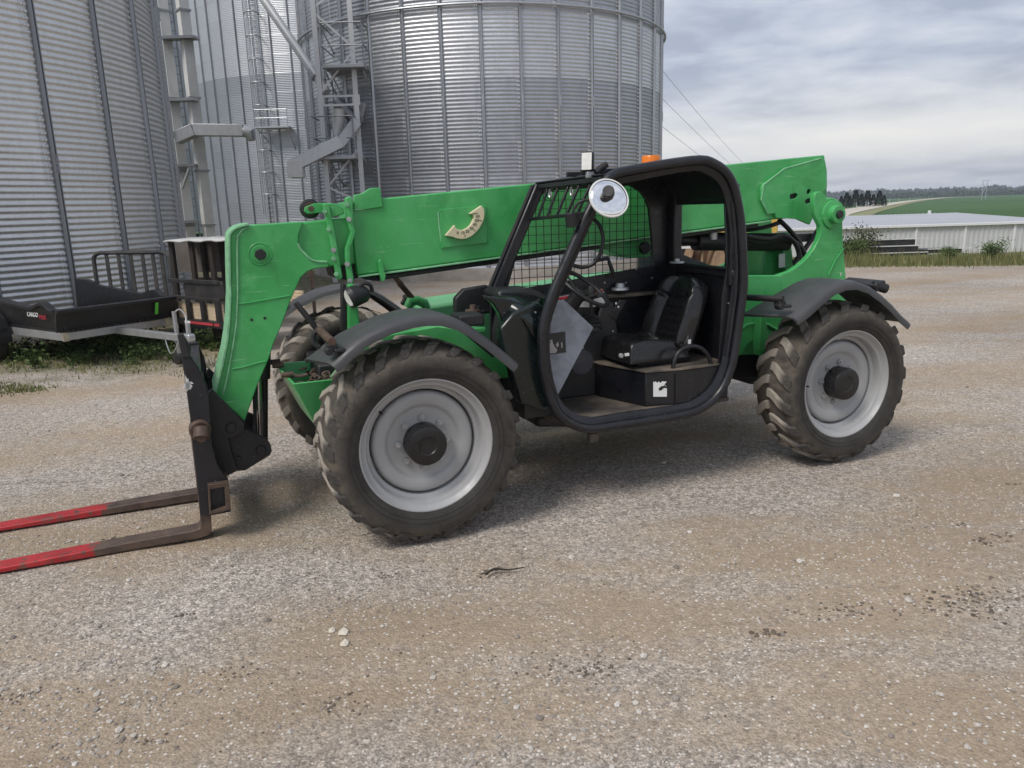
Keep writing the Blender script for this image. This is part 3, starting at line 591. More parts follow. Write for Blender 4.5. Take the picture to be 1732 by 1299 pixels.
# inner door flange that follows the tube
cz_ = P(1085, 500, CY1); m = MB(); lp2 = spline(lp, 2, True); rings = []
for p in lp2:
    d = Vector((cz_[0] - p.x, 0, cz_[1] - p.z)).normalized()
    a = p + d * .020; b = p + d * .068
    rings.append([(a.x, CY1 - .005, a.z), (b.x, CY1 - .03, b.z), (b.x, CY1 - .045, b.z), (a.x, CY1 - .035, a.z)])
rings.append(rings[0]); MB().loft(rings, caps=False).build('door_flange', BLACK, frame, smooth=40)
# seam strip down the rear post
MB().tube([P3(x, y, CY1 - .02) + Vector((.055, 0, 0)) for x, y in ((1250, 340), (1255, 400), (1257, 450), (1255, 495), (1247, 555), (1240, 600))], .018, 8).build('post_strip', BLACK, frame)
for x, y in ((1232, 513), (1241, 513), (1228, 585), (1236, 590), (1244, 420), (1246, 470), (1236, 540)):
    q = P3(x, y, 1.0); MB().cyl(q, q + Vector((0, .012, 0)), .006, 8).build('rivet', NUT, frame)
# rear post flat panel
MB().prism(PP([(1226, 345), (1246, 340), (1252, 450), (1238, 600), (1215, 625), (1222, 500), (1230, 455)], 1.0), .985, 1.0).build('rear_post_panel', BLACK, tel, bevel=.004)
# roof: follows the tube over the top
top = [(1009, 333), (1025, 306), (1042, 294), (1069, 288), (1126, 278), (1184, 271), (1207, 277), (1227, 291), (1240, 313), (1247, 340)]
tpn = [Vector(P(x, y, CY1)) for x, y in top]
rings = []
for p in tpn[1:]:
    rings.append([(p.x, CY0, p.y + .012), (p.x, CY1, p.y + .012), (p.x, CY1, p.y - .018), (p.x, CY0, p.y - .018)])
MB().loft(rings).build('roof', BLACK, tel, smooth=40, bevel=.004)
rb = Vector(P(1184, 271, CY1))
for yy in (.5, .7, .88): MB().box((rb.x + .3, yy, rb.y - .05), (.7, .03, .03)).build('roof_rib', BLACK, tel, bevel=.004)
# far side wall with the mesh window
fb = P(830, 505, CY0); ft = P(906, 312, CY0); rx = -.60
hole = PP([(858, 493), (1000, 468), (1106, 449), (1103, 400), (1098, 352), (1092, 336), (1083, 324), (1066, 314), (940, 322), (914, 330), (893, 380), (875, 430)], CY0)
outer = [(fb[0] + .02, .60), fb, (P(868, 408, CY0)), ft, (P(1040, 295, CY0)), (rx, P(1130, 282, CY0)[1]), (rx, .60)]
wallf = MB().prism(outer, CY0 - .03, CY0, holes=[hole]).build('far_side_wall', BLACK, tel, bevel=.004)
def clip(poly, a, horiz):
    xs = []
    for i in range(len(poly)):
        p, q = poly[i], poly[(i + 1) % len(poly)]
        k = 1 if horiz else 0
        if (p[k] - a) * (q[k] - a) < 0:
            t = (a - p[k]) / (q[k] - p[k]); xs.append(p[1 - k] + t * (q[1 - k] - p[1 - k]))
    xs.sort(); return [(xs[i], xs[i + 1]) for i in range(0, len(xs) - 1, 2)]
m = MB(); ms = .0575
xs = [p[0] for p in hole]; zs = [p[1] for p in hole]
a = min(xs) + .02
while a < max(xs):
    for u, v_ in clip(hole, a, False): m.bar((a, CY0 - .012, u), (a, CY0 - .012, v_), .0042, .0042)
    a += ms
a = min(zs) + .025
while a < max(zs):
    for u, v_ in clip(hole, a, True): m.bar((u, CY0 - .0165, a), (v_, CY0 - .0165, a), .0042, .0042)
    a += ms
tag(m.build('mesh_screen', BLACKM, tel, smooth=0), kind='stuff')
# far front post and windscreen header grille
b0_, t0_ = P3(834, 503, CY0), P3(909, 314, CY0)
MB().bar(b0_ + Vector((.015, .03, 0)), t0_ + Vector((.0, .03, 0)), .065, .075).build('far_front_post', BLACK, tel, bevel=.012)
MB().tube([b0_ + Vector((.07, .03, 0)), t0_ + Vector((.05, .03, 0))], .014, 8).build('post_gutter', BLACKM, tel)
fT, nT = P3(911, 316, CY0 + .03), P3(1021, 303, CY1 - .03); fB, nB = P3(894, 371, CY0 + .03), P3(993, 361, CY1 - .04)
MB().bar(fT, nT, .05, .035).build('header_rail', BLACK, tel, bevel=.006)
MB().bar(fB, nB, .02, .022).build('header_bar', BLACK, tel, bevel=.004)
for k in range(1, 6):
    t = k / 6 + .01; MB().bar(fT.lerp(nT, t), fB.lerp(nB, t), .016, .016).build('header_slat', BLACK, tel, bevel=.003)
for t in (.24, .58):
    q = fT.lerp(nT, t) + Vector((.02, 0, -.055)); MB().tube([q + Vector((0, .018 * math.cos(a_), .026 * math.sin(a_))) for a_ in [R(-60 + 300 * i / 9 + 150) for i in range(10)]], .0055, 6).build('tie_hook', NUT, tel)
vis = MB(); vis.prism([(0, 0), (.05, .008), (.05, .02), (0, .012)], 0, (nT - fT).length, 'y')
o = vis.build('visor', BLACK, tel, bevel=.004); o.matrix_local = Matrix.Translation(fT + Vector((-.02, 0, .012))) @ Vector((0, 1, 0)).rotation_difference(nT - fT).to_matrix().to_4x4()
# rear wall, window frame
for c_, s_ in (((-.62, .675, 1.10), (.03, .72, .62)), ((-.621, .58, .70), (.03, .50, .24)), ((-.61, .675, 1.43), (.05, .72, .055)), ((-.60, .675, 1.95), (.05, .72, .12)), ((-.60, .345, 1.66), (.07, .085, .62)), ((-.60, .99, 1.66), (.05, .07, .62))):
    MB().box(c_, s_).build('rear_wall_panel' if s_[2] > .5 and s_[1] > .5 else 'rear_window_frame', BLACK, tel, bevel=.012)
MB().tube([(-.575, .32, 1.462), (-.575, 1.0, 1.462)], .016, 10).build('rear_grab_rail', BLACK, tel)
q = Vector((-.55, .45, 1.475)); MB().lathe([(0, .03), (.018, .03), (.02, .012), (.05, .010), (.055, 0)], q, 'z', 20).build('rail_knob', NUT, tel)
# dark sloping cover behind the cab
sl = PP([(1120, 418), (1235, 462), (1235, 520), (1120, 520)], -.05)
MB().prism(sl, -.42, -.02).build('engine_side_cover', DKBLUE, tel, bevel=.01)
# floor, sill, seat box
MB().prism([(-.62, .32), (-.62, 1.0), (.60, 1.0), (.68, .84), (.68, .32)], .555, .585, 'z').build('cab_floor', FLOOR, tel, bevel=.005)
MB().prism([(-.55, .34), (-.5, .80), (.50, .80), (.70, .7), (.70, .34)], .47, .548, 'z').build('cab_underside', BLACKM, tel, bevel=.02)
MB().box((.12, 1.02, .545), (.95, .05, .03)).build('door_sill', BLACK, tel, bevel=.008)
foot = [(.02, .955), (-.22, 1.005), (-.61, 1.0), (-.61, .33), (.17, .33), (.15, .57)]
sb = MB().prism(foot, .586, .815, 'z').build('seat_box', BLACK, tel, bevel=.006)
MB().prism([(.03, .965), (-.22, 1.012), (-.612, 1.004), (-.612, .33), (.18, .33), (.16, .57)], .817, .832, 'z').build('seat_box_lid', FLOOR, tel, bevel=.003)
for x in (1165,):
    for y, w_, h_ in ((643, .02, .035), (674, .018, .03)):
        q = P3(x, y, 1.0); MB().box(q + Vector((0, .006, 0)), (w_, .004, h_)).build('slot', INK, sb)
MB().bar(P3(1143.5, 633, 1.006), P3(1143.5, 688, 1.006), .006, .006).build('box_seam', BLACKM, sb)
# torn white label on the seat box
Lp = [(1105, 671), (1105, 645), (1107, 647), (1109, 645), (1112, 648), (1114, 645), (1117, 648), (1120, 645), (1128, 645.5), (1124, 650), (1127, 653), (1123, 656), (1128, 657), (1128, 671)]
s0, s1 = Vector((.02, .955, 0)), Vector((-.22, 1.005, 0)); dn = (s1 - s0).normalized(); nn = Vector((-dn.y, dn.x, 0)); nn = nn if nn.y > 0 else -nn
def on_box(x, y, off):
    d = ray(x, y); dm_ = Vector((d.dot(FX), d.dot(LY), d.z)); cm = CAMP - MO; cm = Vector((cm.dot(FX), cm.dot(LY), cm.z))
    t = ((s0 + nn * off - cm).dot(nn)) / dm_.dot(nn); return cm + dm_ * t
def decal(poly, off, mat, name, parent):
    a = [on_box(x, y, off) for x, y in poly]; b = [p - nn * .0015 for p in a]; n = len(a)
    MB().add(a + b, [tuple(range(n)), tuple(range(2 * n - 1, n - 1, -1))] + [(i, (i + 1) % n, n + (i + 1) % n, n + i) for i in range(n)]).build(name, mat, parent, smooth=0)
decal(Lp, .003, WHITE, 'torn_label', sb)
decal([(1114, 657), (1119, 653), (1122, 653), (1125, 651), (1126, 655), (1122, 657), (1119, 660), (1115, 661)], .0045, INK, 'label_tear', sb)
# grab loop beside the seat
MB().tube(spline([P3(1138, 628, .985), P3(1140, 612, .985), P3(1147, 597, .985), P3(1158, 588, .985), P3(1171, 585, .985), P3(1184, 588, .985), P3(1195, 597, .985), P3(1201, 610, .985), P3(1202, 622, .985)], 4), .0145, 12).build('grab_loop', BLACK, tel)
# seat
seat = empty('operator_seat', (-.20, .66, .83), parent=tel)
def spart(mb, name, mat, **k):
    o = mb.build(name, mat, tel, **k); o.parent = seat; o.matrix_parent_inverse = Matrix.Translation((.20, -.66, -.83)); return o
SY = .66
spart(MB().box((-.20, SY, .845), (.42, .36, .03)), 'seat_base', BLACKM, bevel=.01)
def pad(fun, nu=22, nv=22, th=.09):
    m = MB(); top_ = [[fun(-1 + 2 * i / nu, j / nv, 0) for i in range(nu + 1)] for j in range(nv + 1)]; bot = [[fun(-1 + 2 * i / nu, j / nv, 1) for i in range(nu + 1)] for j in range(nv + 1)]
    m.sheet(top_); m.sheet(bot)
    edge_t = [top_[0][i] for i in range(nu + 1)] + [top_[j][nu] for j in range(1, nv + 1)] + [top_[nv][i] for i in range(nu - 1, -1, -1)] + [top_[j][0] for j in range(nv - 1, 0, -1)]
    edge_b = [bot[0][i] for i in range(nu + 1)] + [bot[j][nu] for j in range(1, nv + 1)] + [bot[nv][i] for i in range(nu - 1, -1, -1)] + [bot[j][0] for j in range(nv - 1, 0, -1)]
    n = len(edge_t); m.add(edge_t + edge_b, [(i, (i + 1) % n, n + (i + 1) % n, n + i) for i in range(n)]); return m
def weld(o):
    bm = bmesh.new(); bm.from_mesh(o.data); bmesh.ops.remove_doubles(bm, verts=bm.verts, dist=.0008); bmesh.ops.recalc_face_normals(bm, faces=bm.faces); bm.to_mesh(o.data); bm.free(); o.data.polygons.foreach_set('use_smooth', [True] * len(o.data.polygons)); o.data.update()
    s_ = o.modifiers.new('subdivision', 'SUBSURF'); s_.levels = 1; s_.render_levels = 1
def cushion(u, v, side):
    e1 = (1 - abs(u) ** 6) ** .5; ev = (1 - abs(2 * v - 1) ** 7) ** .5
    bol = .035 * max(0, (abs(u) - .45) / .55) ** 1.2
    h = .005 + (.125 + bol) * (max(0, e1) ** .5) * max(0, ev) ** .5 if side == 0 else 0
    w_ = .245 * (1 - .06 * v)
    x = .11 - .50 * v; y = SY + u * w_
    groove = -.014 * math.exp(-((abs(u) - .50) / .05) ** 2) - (.010 * math.exp(-((v - .62) / .03) ** 2) if abs(u) < .5 else 0)
    z = .865 + h + (groove if side == 0 else 0) + (-.03 * (v - .5) if side == 0 else 0)
    return (x, y, z)
weld(spart(pad(cushion), 'seat_cushion', VINYL, smooth=180))
def back(u, v, side):
    wv = .255 * (1 - .18 * max(0, v - .45) ** 1.2 * 1.6) * math.sqrt(max(.02, 1 - max(0, (v - .70) / .30) ** 3.2)); e1 = max(0, 1 - abs(u) ** 6) ** .5; ev = max(0, 1 - abs(2 * v - 1) ** 8) ** .5
    bol = .095 * max(0, (abs(u) - .38) / .62) ** 1.2 * (1 - .5 * max(0, v - .6))
    thick = (.060 + bol) * e1 ** .5 * ev ** .5 if side == 0 else -.035 * e1 ** .5 * ev ** .5
    if side == 0:
        thick -= .016 * math.exp(-((abs(u) - .46 + .12 * max(0, v - .5)) / .05) ** 2) * (1 if v < .66 else 0)
        thick -= .016 * math.exp(-((v - .66 + .16 * (1 - u * u) * 0 - .10 * u * u) / .022) ** 2) * (1 if abs(u) < .93 else 0)
        if abs(u) < .40 and v < .62: thick -= .010 * (.5 + .5 * math.cos(v * 60))
    x0 = -.345 - .18 * v - (.03 * max(0, v - .7)); z0 = .915 + .49 * v * .97
    return (x0 + thick * .95, SY + u * wv, z0 + thick * .30)
weld(spart(pad(back, 30, 34), 'seat_backrest', VINYL, smooth=180))
q = P3(1162, 577, .90); spart(MB().box(q, (.05, .05, .085), Matrix.Rotation(R(-25), 3, 'Y')), 'belt_retractor', RUBBER, bevel=.012)
spart(MB().box(q + Vector((.0, .028, 0)), (.022, .004, .030)), 'belt_label', WHITE)
q = P3(1049, 601, .915); spart(MB().cyl(q, q + Vector((0, .02, 0)), .016, 16), 'seat_knob', NUT, bevel=.003)
spart(MB().box(q + Vector((-.05, .0, 0)), (.03, .01, .018)), 'seat_tag', WHITE)
# dash, column, steering wheel, console
MB().prism([(.60, .585), (.60, 1.10), (.66, 1.20), (.82, 1.24), (.86, 1.10), (.86, .585)], .33, .86, 'y').build('dashboard', DASH, tel, bevel=.012)
sw_c = Vector((.30, .62, 1.365)); axis = Vector((-.42, .42, .80)).normalized(); u_ = axis.orthogonal().normalized(); v2 = axis.cross(u_)
ring = [sw_c + (u_ * math.cos(a_) + v2 * math.sin(a_)) * .19 for a_ in [2 * math.pi * i / 36 for i in range(36)]]
sw = MB().tube(ring, .0145, 10, closed=True).build('steering_wheel', RUBBER, tel)
hub_ = sw_c - axis * .05
MB().cyl(hub_ - axis * .02, hub_ + axis * .03, .045, 18).build('wheel_hub', RUBBER, sw, bevel=.006)
for a_ in (20, 140, 260):
    e_ = sw_c + (u_ * math.cos(R(a_)) + v2 * math.sin(R(a_))) * .185; MB().bar(hub_, e_, .022, .012, axis).build('wheel_spoke', RUBBER, sw, bevel=.003)
MB().cyl(hub_, hub_ - axis * .40, .05, 16, .065).build('steering_column', RUBBER, tel)
q = hub_ - axis * .07; MB().tube([q, q + Vector((-.05, .10, .03)), q + Vector((-.09, .19, .06))], [.012, .014, .02], 10).build('column_stalk', RUBBER, tel)
MB().tube([q, q + Vector((-.06, -.06, .02)), q + Vector((-.16, -.10, .05))], [.012, .014, .022], 10).build('column_stalk', RUBBER, tel)
# warning decal along the far wall behind the wheel
lab = PP([(944, 503), (1019, 489), (1025, 505), (1022, 515), (1000, 520), (968, 519)], .45)
MB().prism(PP([(938, 506), (1022, 487), (1032, 505), (1030, 545), (950, 560)], .44), .33, .44).build('instrument_panel', DASH, tel, bevel=.008)
CYD = .40; wd = MB().prism(lab, CYD + .04, CYD + .05).build('warning_decal', WHITE, tel)
MB().prism(PP([(944, 503), (1019, 489), (1020.5, 493), (946, 507.5)], CYD + .053), CYD + .05, CYD + .053).build('decal_red_band', REDL, wd)
for x, y in ((957, 508), (962, 512), (1013, 498), (990, 503), (1004, 501)):
    a, b = P(x, y, CYD + .053); MB().prism(circ((a, b), .011, 7), CYD + .0505, CYD + .0535).build('decal_symbol', INK, wd)
# joystick boot and side console
q = P3(1000, 545, .50)
MB().lathe([(.075, 0), (.07, .02), (.074, .03), (.062, .045), (.066, .055), (.052, .07), (.055, .08), (.04, .095), (.012, .11), (.012, .20), (.03, .22), (.032, .27), (.02, .30), (.0, .305)], (q.x, q.y, q.z - .05), 'z', 20).build('joystick', RUBBER, tel)
MB().prism([(.58, .586), (.58, 1.03), (.14, 1.09), (.10, 1.215), (.0, 1.235), (-.06, .835), (-.06, .586)], .33, .50, 'y').build('side_console', DASH, tel, bevel=.010)
MB().prism(PP([(1031, 535), (1048, 507), (1060, 508), (1041, 542)], .505), .50, .508).build('switch_panel', BLACKM, tel, bevel=.003)
for x, y in ((1042, 513), (1046, 519)):
    q = P3(x, y, .51); MB().box(q, (.01, .004, .014)).build('switch', WHITE, tel)
MB().prism([(-.60, .30), (-.60, .37), (.55, .37), (.55, .30)], 1.245, 1.268, 'z').build('far_wall_shelf', FLOOR, tel, bevel=.004)
q = P3(1049, 486, .36); MB().lathe([(0, .05), (.03, .05), (.035, .02), (.06, .018), (.064, .004), (.06, 0)], (q.x, q.y, q.z - .02), 'z', 24).build('cup_vent', NUT, tel)
for x, y, yy in ((1006, 512, .34), (1022, 478, .34), (985, 588, .55), (1036, 560, .51), (905, 528, .99), (882, 497, .34), (1058, 478, .335), (1075, 455, .335), (1102, 470, .335)):
    q = P3(x, y, yy); MB().cyl(q, q + Vector((0, .01, 0)), .006, 8).build('rivet', NUT, tel)
# front grab bars
MB().tube(spline([P3(1000, 368, .36), P3(1013, 380, .40), P3(1020, 403, .42), P3(1014, 432, .42), P3(1002, 447, .40), P3(985, 452, .37), P3(970, 449, .35)], 4), .0135, 10).build('hand_rail', BLACK, tel)
MB().tube([P3(1005, 441, .36), P3(1028, 437, .36), P3(1031, 445, .36), P3(1040, 470, .36)], .014, 10).build('hand_rail', BLACK, tel)
# front cowl and the dark scoop ahead of the door
cowl = PP([(846, 556), (868, 530), (905, 512), (930, 520), (917, 560), (919, 620), (933, 690), (918, 694), (880, 683), (868, 640), (850, 590)], .98)
MB().prism(cowl, .90, .98).build('cowl_side', BLACKG, tel, bevel=.015)
MB().prism(PP([(819, 500), (862, 507), (903, 521), (890, 538), (874, 530), (862, 531), (855, 548), (851, 549), (845, 531), (834, 514)], .92), .86, .92).build('cowl_horn', BLACKG, tel, bevel=.012)
m = MB(); c0 = [P3(830, 503, .80), P3(862, 508, .90), P3(900, 525, .97), P3(930, 552, 1.0)]; c1 = [P3(852, 540, .86), P3(862, 528, .93), P3(885, 540, 1.0), P3(912, 585, 1.01)]
c2 = [P3(852, 490, .42), P3(885, 495, .55), P3(915, 503, .70), P3(936, 512, .85)]
m.sheet([c2, c0, c1]); o = m.build('cowl_scoop', BLACKG, tel, smooth=60); s_ = o.modifiers.new('thickness', 'SOLIDIFY'); s_.thickness = .02; s_.offset = -1
MB().prism(PP([(838, 498), (846, 490), (900, 488), (925, 500), (930, 525), (880, 520), (850, 520)], .60), .34, .62).build('cowl_top', DASH, tel, bevel=.02)
MB().prism(PP([(770, 505), (785, 489), (826, 482), (832, 530), (770, 530)], .28), .22, .28).build('front_shield', BLACKM, tel, bevel=.01)
for x, y in ((800, 521), (808, 523)):
    q = P3(x, y, .55); MB().lathe([(0, .05), (.02, .05), (.022, .02), (.05, .02), (.052, 0)], (q.x, q.y, q.z - .03), 'z', 18).build('filler_cap', RUST if x == 800 else BLACKM, tel)
q = P3(790, 534, .80); MB().box(q + Vector((0, 0, -.02)), (.16, .18, .07)).build('battery_box', BLACKM, tel, bevel=.012)
# dusty clear panel hanging inside the door
lx = [(936, 512), (942, 508), (955, 508), (1004, 554), (942, 672), (936, 660), (924, 610), (922, 560)]
lo_ = MB().prism(PP(lx, .995), .985, .995).build('door_panel', LEX, tel, bevel=.003)
MB().prism(PP([(925, 565), (956, 561), (957.5, 596), (927, 600)], .9985), .995, .9985).build('warning_plate', INK, lo_)
for k, pl in enumerate(([(926, 594), (928, 584), (931, 580), (930, 576), (934, 574), (935, 580), (938, 586), (943, 592), (940, 597), (928, 598)], [(940, 583), (944, 578), (945, 584), (943, 588)], [(949, 580), (951, 579), (951.5, 588), (950, 589)])):
    MB().prism(PP(pl, 1.0005), .9985, 1.0005).build('plate_print', paint('grey_print%d' % k, (.30, .29, .28), .6), lo_)
MB().cyl(P3(983, 612, .60), P3(983, 612, .60) + Vector((0, .015, 0)), .085, 24).build('kick_disc', DKBLUE, tel)
MB().box(P3(1003, 739, .99), (.06, .05, .06)).build('step_bracket', FLOOR, tel, bevel=.006)
# mirror, work lamp, beacon
mc = P3(1030, 335, 1.16); cm_ = CAMP - MO; cm_ = Vector((cm_.dot(FX), cm_.dot(LY), cm_.z)); mn = (cm_ - mc).normalized(); mn = (mn + Vector((-.40, 0, .42))).normalized()
mq = Vector((0, 0, 1)).rotation_difference(mn)
mir = MB().lathe([(.0, .020), (.04, .0185), (.08, .013), (.112, .004), (.116, .0)], (0, 0, 0), 'z', 40).build('mirror', CHROME, tel, smooth=60)
mir.matrix_local = Matrix.Translation(mc) @ mq.to_matrix().to_4x4()
MB().lathe([(.112, .006), (.120, .007), (.124, .0), (.118, -.012), (.06, -.03), (0, -.034)], (0, 0, 0), 'z', 40).build('mirror_rim', WHITE, mir, smooth=60)
q = mc + mn * .05 + Vector((.01, .0, .02))
MB().tube([mc - mn * .0, mc + mn * .03 + Vector((.015, 0, .012)), q + Vector((.02, .01, .0))], [.024, .036, .034], 14).build('mirror_clamp', BLACKM, tel)
MB().tube(spline([P3(968, 378, 1.08), P3(968, 362, 1.09), P3(975, 347, 1.10), P3(985, 340, 1.12), P3(1005, 337, 1.14), P3(1026, 334, 1.19)], 4), .0085, 8).build('mirror_arm', BLACKM, tel)
MB().tube([P3(966, 360, 1.06), P3(968, 384, 1.06)], [.040, .036], 14).build('mirror_bracket', BLACKM, tel, bevel=.004)
MB().bar(P3(975, 366, 1.05), P3(990, 366, 1.05), .03, .05).build('mirror_bracket_plate', BLACKM, tel, bevel=.004)
wc = P3(994, 274, .92); wrot = Matrix.Rotation(R(48), 3, 'Z') @ Matrix.Rotation(R(-6), 3, 'Y')
wlamp = MB().box(wc, (.05, .075, .115), wrot).build('work_lamp', BLACKM, tel, bevel=.010)
MB().box(wc + wrot @ Vector((.026, 0, 0)), (.006, .062, .100), wrot).build('work_lamp_lens', LENS, wlamp, bevel=.002)
MB().box(wc + Vector((-.01, .01, -.075)), (.05, .03, .04)).build('lamp_bracket', NUT, wlamp, bevel=.004)
MB().tube([P3(1008, 292, .95), P3(1016, 284, .95), P3(1026, 278, .95)], .02, 10).build('wiper_motor', BLACKM, tel)
bc = P3(1101, 268, .55)
MB().lathe([(.062, -.07), (.062, .01), (.056, .018), (0, .02)], bc, 'z', 24).build('beacon', ORANGE, tel, smooth=40)
# ---- engine hood on the far side
MB().prism(PP([(716, 524), (722, 518), (1050, 468), (1120, 462), (1120, 560), (716, 600)], -.52), -1.05, -.52).build('engine_hood', PALEG, tel, bevel=.025)
# hydraulic hoses and lift cylinder under the boom rear
lc0, lc1 = P3(1075, 418, -.05), P3(1330, 408, -.05)
MB().cyl(P3(1175, 408, -.05), P3(1330, 410, -.05), .075, 20).cyl(P3(1100, 402, -.05), P3(1180, 408, -.05), .04, 16).build('lift_cylinder', BLACKM, tel, bevel=.006)
MB().prism(PP([(1005, 415), (1110, 401), (1118, 430), (1090, 436), (1060, 436)], .10), -.18, .10).build('lift_lug', GREEN, tel, bevel=.006)
a, b = P(1090, 419, .11); MB().cyl((a, -.2, b), (a, .13, b), .045, 20).build('lift_pin', BLACKM, tel, bevel=.005)
MB().tube([P3(1205, 392, .0), P3(1205, 405, .0)], .04, 14).build('swivel_fitting', NUT, tel)
for k, pl in enumerate(([(1258, 398), (1300, 404), (1325, 398), (1345, 412), (1352, 440), (1340, 470)], [(1255, 404), (1290, 410), (1330, 404), (1356, 420), (1362, 445), (1350, 475)], [(1318, 372), (1338, 392), (1355, 416), (1350, 440)],
                       [(1392, 372), (1378, 398), (1358, 425), (1340, 450), (1336, 475)], [(1388, 382), (1368, 412), (1346, 446)], [(1240, 392), (1290, 385), (1320, 376)])):
    MB().tube(spline([P3(x, y, .12 - .07 * k) for x, y in pl], 5), .020, 10).build('hydraulic_hose', RUBBER, tel)
MB().box(P3(1360, 402, -.15), (.5, .06, .07)).build('hose_manifold', BLACKM, tel, bevel=.006)
la = PP([(1318, 430), (1328, 428.5), (1328, 452), (1318, 453)], -.01); MB().prism(la, -.018, -.012).build('serial_label', WHITE, tel)
# ================================================================== the place
def smooth(a, b, t):
    t = min(1, max(0, (t - a) / (b - a))); return t * t * (3 - 2 * t)
from mathutils import noise as mnoise
def gz(x, y):
    z = 0.0
    sw_ = smooth(7, 13, x) * smooth(24.5, 42, y) * (1 - smooth(64, 84, y)); z -= 2.6 * sw_
    if -14 < x < 22 and y < 30:
        k = 1 - smooth(16, 30, y)
        z += k * (.018 * mnoise.noise(Vector((x * .55, y * .9, 0))) + .008 * mnoise.noise(Vector((x * 2.3, y * 2.3, 5))) + .0035 * mnoise.noise(Vector((x * 8, y * 8, 9))) + .002 * mnoise.noise(Vector((x * 19, y * 19, 3)))) - .012 * k
        d = math.hypot(x - MO.x, y - MO.y)
    return z
def lin(a, b, s): 
    n = int(round((b - a) / s)); return [a + (b - a) * i / n for i in range(n)]
gxs = [-600, -300, -150, -80, -50, -30] + lin(-20, -10, 1) + lin(-10, -5, .25) + lin(-5, 6, .06) + lin(6, 14, .25) + lin(14, 24, 1) + lin(24, 60, 4) + [60, 80, 110, 150, 200, 300, 450, 600, 900]
gys = [-60, -20, -6, -2, 0] + lin(.6, 9, .06) + lin(9, 16, .25) + lin(16, 30, .7) + lin(30, 90, 3) + [90, 100, 120, 150, 200, 260, 340, 450, 600, 800, 1100, 1500]
m = MB(); k = len(gys); m.v = [(x, y, gz(x, y)) for x in gxs for y in gys]
m.f = [(i * k + j, (i + 1) * k + j, (i + 1) * k + j + 1, i * k + j + 1) for i in range(len(gxs) - 1) for j in range(k - 1)]
def ground_mat():
    M_, nt, b = newmat('gravel_yard_and_grass'); v = objvec(nt)
    rotm = node(nt, 'ShaderNodeMapping'); rotm.inputs['Rotation'].default_value = (0, 0, R(-14)); rotm.inputs['Scale'].default_value = (.35, 1.5, 1); nt.links.new(v, rotm.inputs['Vector']); vs2 = rotm.outputs[0]
    # worn tracks: dirt packed along the way the trucks take across the yard
    sxy = node(nt, 'ShaderNodeSeparateXYZ'); rt = node(nt, 'ShaderNodeMapping'); rt.inputs['Rotation'].default_value = (0, 0, R(-24)); nt.links.new(v, rt.inputs['Vector']); nt.links.new(rt.outputs[0], sxy.inputs[0])
    wob = math_(nt, 'ADD', sxy.outputs[1], mrange(nt, noise(nt, v, .7, 6, .6), .2, .8, -.75, .75))
    dirt = math_(nt, 'ADD', math_(nt, 'MULTIPLY', math_(nt, 'SINE', math_(nt, 'MULTIPLY', wob, 2.7)), .10), noise(nt, vs2, .9, 7, .62, .6)); ny = node(nt, 'ShaderNodeSeparateXYZ'); nt.links.new(v, ny.inputs[0]); dirt = math_(nt, 'ADD', dirt, mrange(nt, ny.outputs[1], 2.8, 5.0, .05, -.035)); dirt = mrange(nt, math_(nt, 'ADD', dirt, mrange(nt, noise(nt, v, 7, 6, .7), .2, .8, -.09, .09)), .36, .64)
    c = mix(nt, dirt, (.400, .352, .308), (.365, .288, .210))
    # stones: two sizes of cells with their own tone
    for sc_, lo_, hi_, amt in ((46, .35, 1.6, .5), (105, .42, 1.55, .7), (210, .5, 1.5, .6)):
        vo = node(nt, 'ShaderNodeTexVoronoi'); vo.inputs['Scale'].default_value = sc_; nt.links.new(v, vo.inputs['Vector'])
        s_ = node(nt, 'ShaderNodeSeparateXYZ'); nt.links.new(vo.outputs['Color'], s_.inputs[0])
        tone = mrange(nt, s_.outputs[0], 0, 1, lo_, hi_)
        t3 = node(nt, 'ShaderNodeCombineXYZ')
        for q in range(3): nt.links.new(tone, t3.inputs[q])
        amt_ = math_(nt, 'MULTIPLY', mrange(nt, dirt, 0, 1, .95, .28), amt)
        c = mix(nt, amt_, c, mix(nt, 1.0, c, t3.outputs[0], 'MULTIPLY'))
    # scattered pale stones and dark mud stains
    vo = node(nt, 'ShaderNodeTexVoronoi'); vo.inputs['Scale'].default_value = 60; nt.links.new(v, vo.inputs['Vector'])
    s_ = node(nt, 'ShaderNodeSeparateXYZ'); nt.links.new(vo.outputs['Color'], s_.inputs[0])
    pale = math_(nt, 'MULTIPLY', mrange(nt, s_.outputs[1], .86, .90), mrange(nt, vo.outputs['Distance'], .42, .34)); c = mix(nt, pale, c, (.66, .62, .56))
    stain = math_(nt, 'MULTIPLY', mrange(nt, noise(nt, vs2, 3.2, 8, .7, .8), .60, .72), .5); c = mix(nt, stain, c, (.17, .13, .10))
    mud = math_(nt, 'MULTIPLY', mrange(nt, noise(nt, v, 5.5, 8, .72, .4), .585, .70), mrange(nt, noise(nt, v, .9, 4), .42, .60)); c = mix(nt, math_(nt, 'MULTIPLY', mud, .7), c, (.17, .132, .10))
    big = mrange(nt, noise(nt, v, .33, 4, .5), .3, .7, .86, 1.12); b3 = node(nt, 'ShaderNodeCombineXYZ')
    for q in range(3): nt.links.new(big, b3.inputs[q])
    c = mix(nt, 1.0, c, b3.outputs[0], 'MULTIPLY')
    # grass beyond the yard's edge
    s2 = node(nt, 'ShaderNodeSeparateXYZ'); nt.links.new(v, s2.inputs[0])
    edge = math_(nt, 'ADD', s2.outputs[1], math_(nt, 'ADD', mrange(nt, noise(nt, v, .8, 5), .2, .8, -1.2, 1.2), math_(nt, 'MULTIPLY', s2.outputs[0], .42)))
